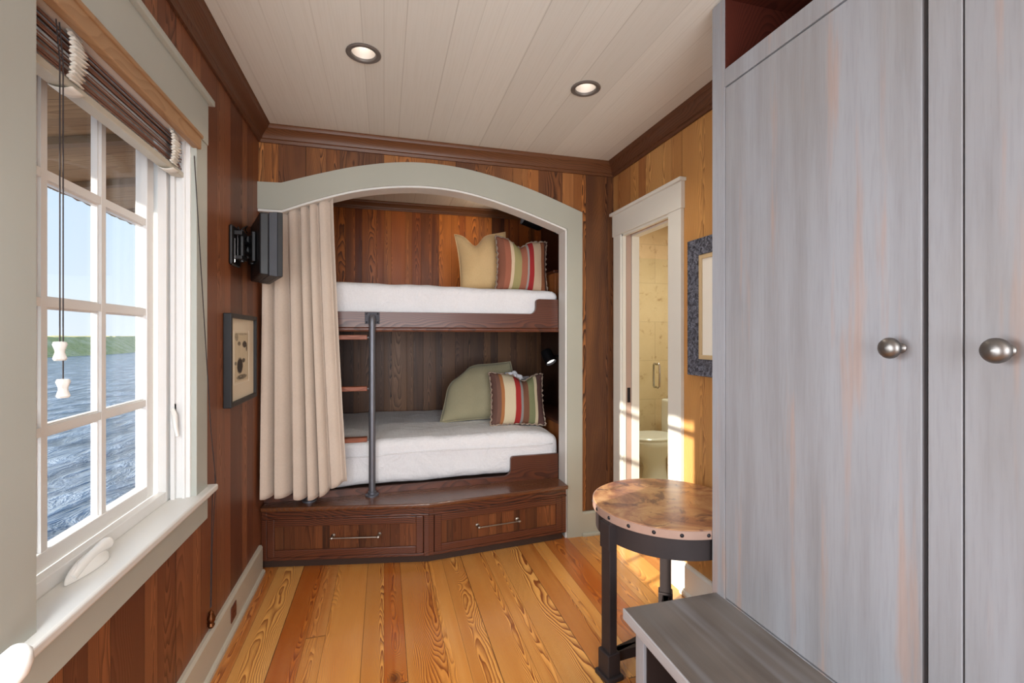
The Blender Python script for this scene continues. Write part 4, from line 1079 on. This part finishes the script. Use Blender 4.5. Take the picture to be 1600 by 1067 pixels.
for i in range(3):
    a, b = feet[i], feet[(i+1) % 3]; cen = Vector((TX, TY, 0)); mid = (a+b)/2; pull = (cen-mid)*0.9
    pts = []
    for k in range(15):
        s_ = k/14; q = a.lerp(b, s_) + pull*math.sin(s_*PI)*0.62; pts.append(q)
    m = MB(); v = []; f = []
    for k, q in enumerate(pts):
        tg = (pts[min(k+1, 14)]-pts[max(k-1, 0)]).normalized(); nn = Vector((-tg.y, tg.x, 0))*0.014
        for (sg, z) in ((1, 0.060), (1, 0.100), (-1, 0.100), (-1, 0.060)): v.append((q.x+nn.x*sg, q.y+nn.y*sg, z))
    for k in range(14):
        for j in range(4): f.append((k*4+j, k*4+(j+1) % 4, (k+1)*4+(j+1) % 4, (k+1)*4+j))
    m.add(v, f); obj('stretcher', m, 'tblm', tb, smooth=True)

# ------------------------------------------------------------------ wardrobe
WX = 1.163; WE = 1.446
wd = thing('wardrobe', (WX, 0.7, 0), 'tall grey washed wooden wardrobe with flat doors along the right wall', 'wardrobe')
YN = -0.30
m = MB()
m.box(WX, 1.382, 0.0, RX-0.001, WE, 2.58)                 # end stile and side
m.box(WX, 0.745, 2.262, WX+0.022, 1.382, 2.325)          # rail above the first door
m.box(WX, 0.682, 0.0, RX-0.001, 0.745, 2.58)             # middle stile and divider
m.box(WX, 0.0, 2.262, WX+0.022, 0.682, 2.325)
m.box(WX, YN, 0.0, RX-0.001, 0.0, 2.58)
m.box(WX, 0.745, 0.0, WX+0.022, 1.382, 0.45); m.box(WX, 0.0, 0.0, WX+0.022, 0.682, 0.45)
obj('body', m, 'wash', wd, bev=0.0015)
m = MB(); m.box(RX-0.02, 0.0, 0.3, RX-0.001, 1.382, 2.58); m.box(WX+0.03, 0.745, 2.255, RX-0.02, 1.382, 2.270); m.box(WX+0.03, 0.0, 2.255, RX-0.02, 0.682, 2.270)
m.box(WX+0.0225, 0.7455, 2.27, RX-0.02, 1.3815, 2.328); m.box(WX+0.002, 1.378, 2.326, RX-0.02, 1.3818, 2.584); m.box(WX+0.002, 0.0, 2.572, RX-0.02, 1.382, 2.584); m.box(WX+0.0225, 0.0, 2.27, RX-0.02, 0.6815, 2.328)
obj('cubby_lining', m, 'cubby', wd)['label'] = 'dark mahogany lined open cubby'
for (y0, y1, kn) in ((0.758, 1.3795, 0.800), (0.012, 0.6785, 0.607)):
    d_ = obj('door', MB().box(WX+0.001, y0, 0.456, WX+0.021, y1, 2.256), 'wash', wd, bev=0.0015)
    m = MB(); zk = 1.352
    m.lathe((WX+0.001, kn, zk), (-1, 0, 0), [(0, 0), (0.0115, 0), (0.0125, 0.004), (0.0075, 0.010), (0.007, 0.022), (0.010, 0.026), (0.020, 0.030), (0.0245, 0.036), (0.0245, 0.040), (0.021, 0.047), (0.012, 0.052), (0, 0.0535)], 36)
    obj('knob', m, 'pewter', d_, smooth=True)['label'] = 'round aged pewter knob'

# ------------------------------------------------------------------ bench
bn = thing('bench', (0.98, 0.9, 0), 'low grey wooden bench with open cubbies in front of the wardrobe', 'bench')
obj('seat_top', MB().box(0.792, -0.25, 0.416, WX-0.001, 1.425, 0.450), 'wash_top', bn, bev=0.002)
obj('front_edge', MB().box(0.786, -0.25, 0.414, 0.7925, 1.425, 0.4505), 'wash_edge', bn, bev=0.002)
m = MB()
m.box(0.822, 1.352, 0, WX-0.001, 1.402, 0.416); m.box(0.822, 0.62, 0, WX-0.001, 0.66, 0.416); m.box(0.822, -0.2, 0, WX-0.001, -0.16, 0.416)
m.box(0.822, -0.16, 0.0, 0.845, 1.352, 0.06)
obj('support_panel', m, 'wash', bn, bev=0.002)
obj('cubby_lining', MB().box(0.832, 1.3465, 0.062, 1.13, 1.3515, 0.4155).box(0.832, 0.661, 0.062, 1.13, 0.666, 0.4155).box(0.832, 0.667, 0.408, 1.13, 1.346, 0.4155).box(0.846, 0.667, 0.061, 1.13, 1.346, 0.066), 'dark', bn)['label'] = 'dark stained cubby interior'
obj('inner_back', MB().box(WX-0.03, -0.16, 0.06, WX-0.001, 1.352, 0.416), 'cubby', bn)

# ------------------------------------------------------------------ outside
pr = thing('porch_roof', (-1.4, 1.0, 2.3), 'weathered wooden porch roof seen through the top window panes', 'porch roof')
obj('soffit_boards', MB().add([(-0.905, -3, 2.46), (-0.905, 9, 2.46), (-1.92, 9, 2.285), (-1.92, -3, 2.285), (-0.905, -3, 2.50), (-0.905, 9, 2.50), (-1.92, 9, 2.325), (-1.92, -3, 2.325)],
    [(0, 1, 2, 3), (7, 6, 5, 4), (0, 4, 5, 1), (1, 5, 6, 2), (2, 6, 7, 3), (3, 7, 4, 0)]), 'soffit', pr)
for k in range(16):
    y = -2.2 + k*0.62; m = MB()
    m.add([(-0.906, y, 2.42), (-0.906, y+0.05, 2.42), (-1.90, y+0.05, 2.25), (-1.90, y, 2.25), (-0.906, y, 2.458), (-0.906, y+0.05, 2.458), (-1.90, y+0.05, 2.286), (-1.90, y, 2.286)],
          [(0, 1, 2, 3), (7, 6, 5, 4), (0, 4, 5, 1), (1, 5, 6, 2), (2, 6, 7, 3), (3, 7, 4, 0)])
    obj('rafter', m, 'soffit_b', pr)
m = MB()
v = []; f = []; N = 240
for k in range(N+1):
    y = -3 + 12*k/N; z = 2.262 + 0.006*math.sin(k*2.4)
    v += [(-1.92, y, z), (-1.92, y, 2.335), (-1.905, y, z), (-1.905, y, 2.335)]
for k in range(N):
    a = 4*k; f += [(a, a+4, a+5, a+1), (a+2, a+3, a+7, a+6), (a, a+2, a+6, a+4), (a+1, a+5, a+7, a+3)]
m.add(v, f); obj('eave_edge', m, 'soffit_b', pr)

m = MB(); m.grid(60, 60, lambda u, v: (-1.5-2500*u**2.2, -700+3200*v, -2.62)); m.uv = {}
lake = obj('lake', m, 'water'); tag(lake, 'rippled blue lake water outside the window', 'water', kind='stuff')
m = MB()
def land(u, v):
    # far bank along the lake, canopy about 4 m high
    x = -62 - 420*u - 9*noise.noise(Vector((v*14, 3, 0))); y = -150 + 700*v
    k = min(1, u*60); n_ = noise.noise(Vector((x*0.3, y*0.3, 0)))*0.6 + noise.noise(Vector((x*0.5, y*0.5, 5)))*0.45
    return (x, y, -2.75 + k*(4.0 + n_*0.45) )
def land2(u, v): return land(u**2.2, v)
m.grid(90, 420, land2); m.uv = {}
tag(obj('marsh_shrubs', m, 'leaf'), 'low green marsh bushes on the far bank of the lake', 'bushes', kind='stuff')
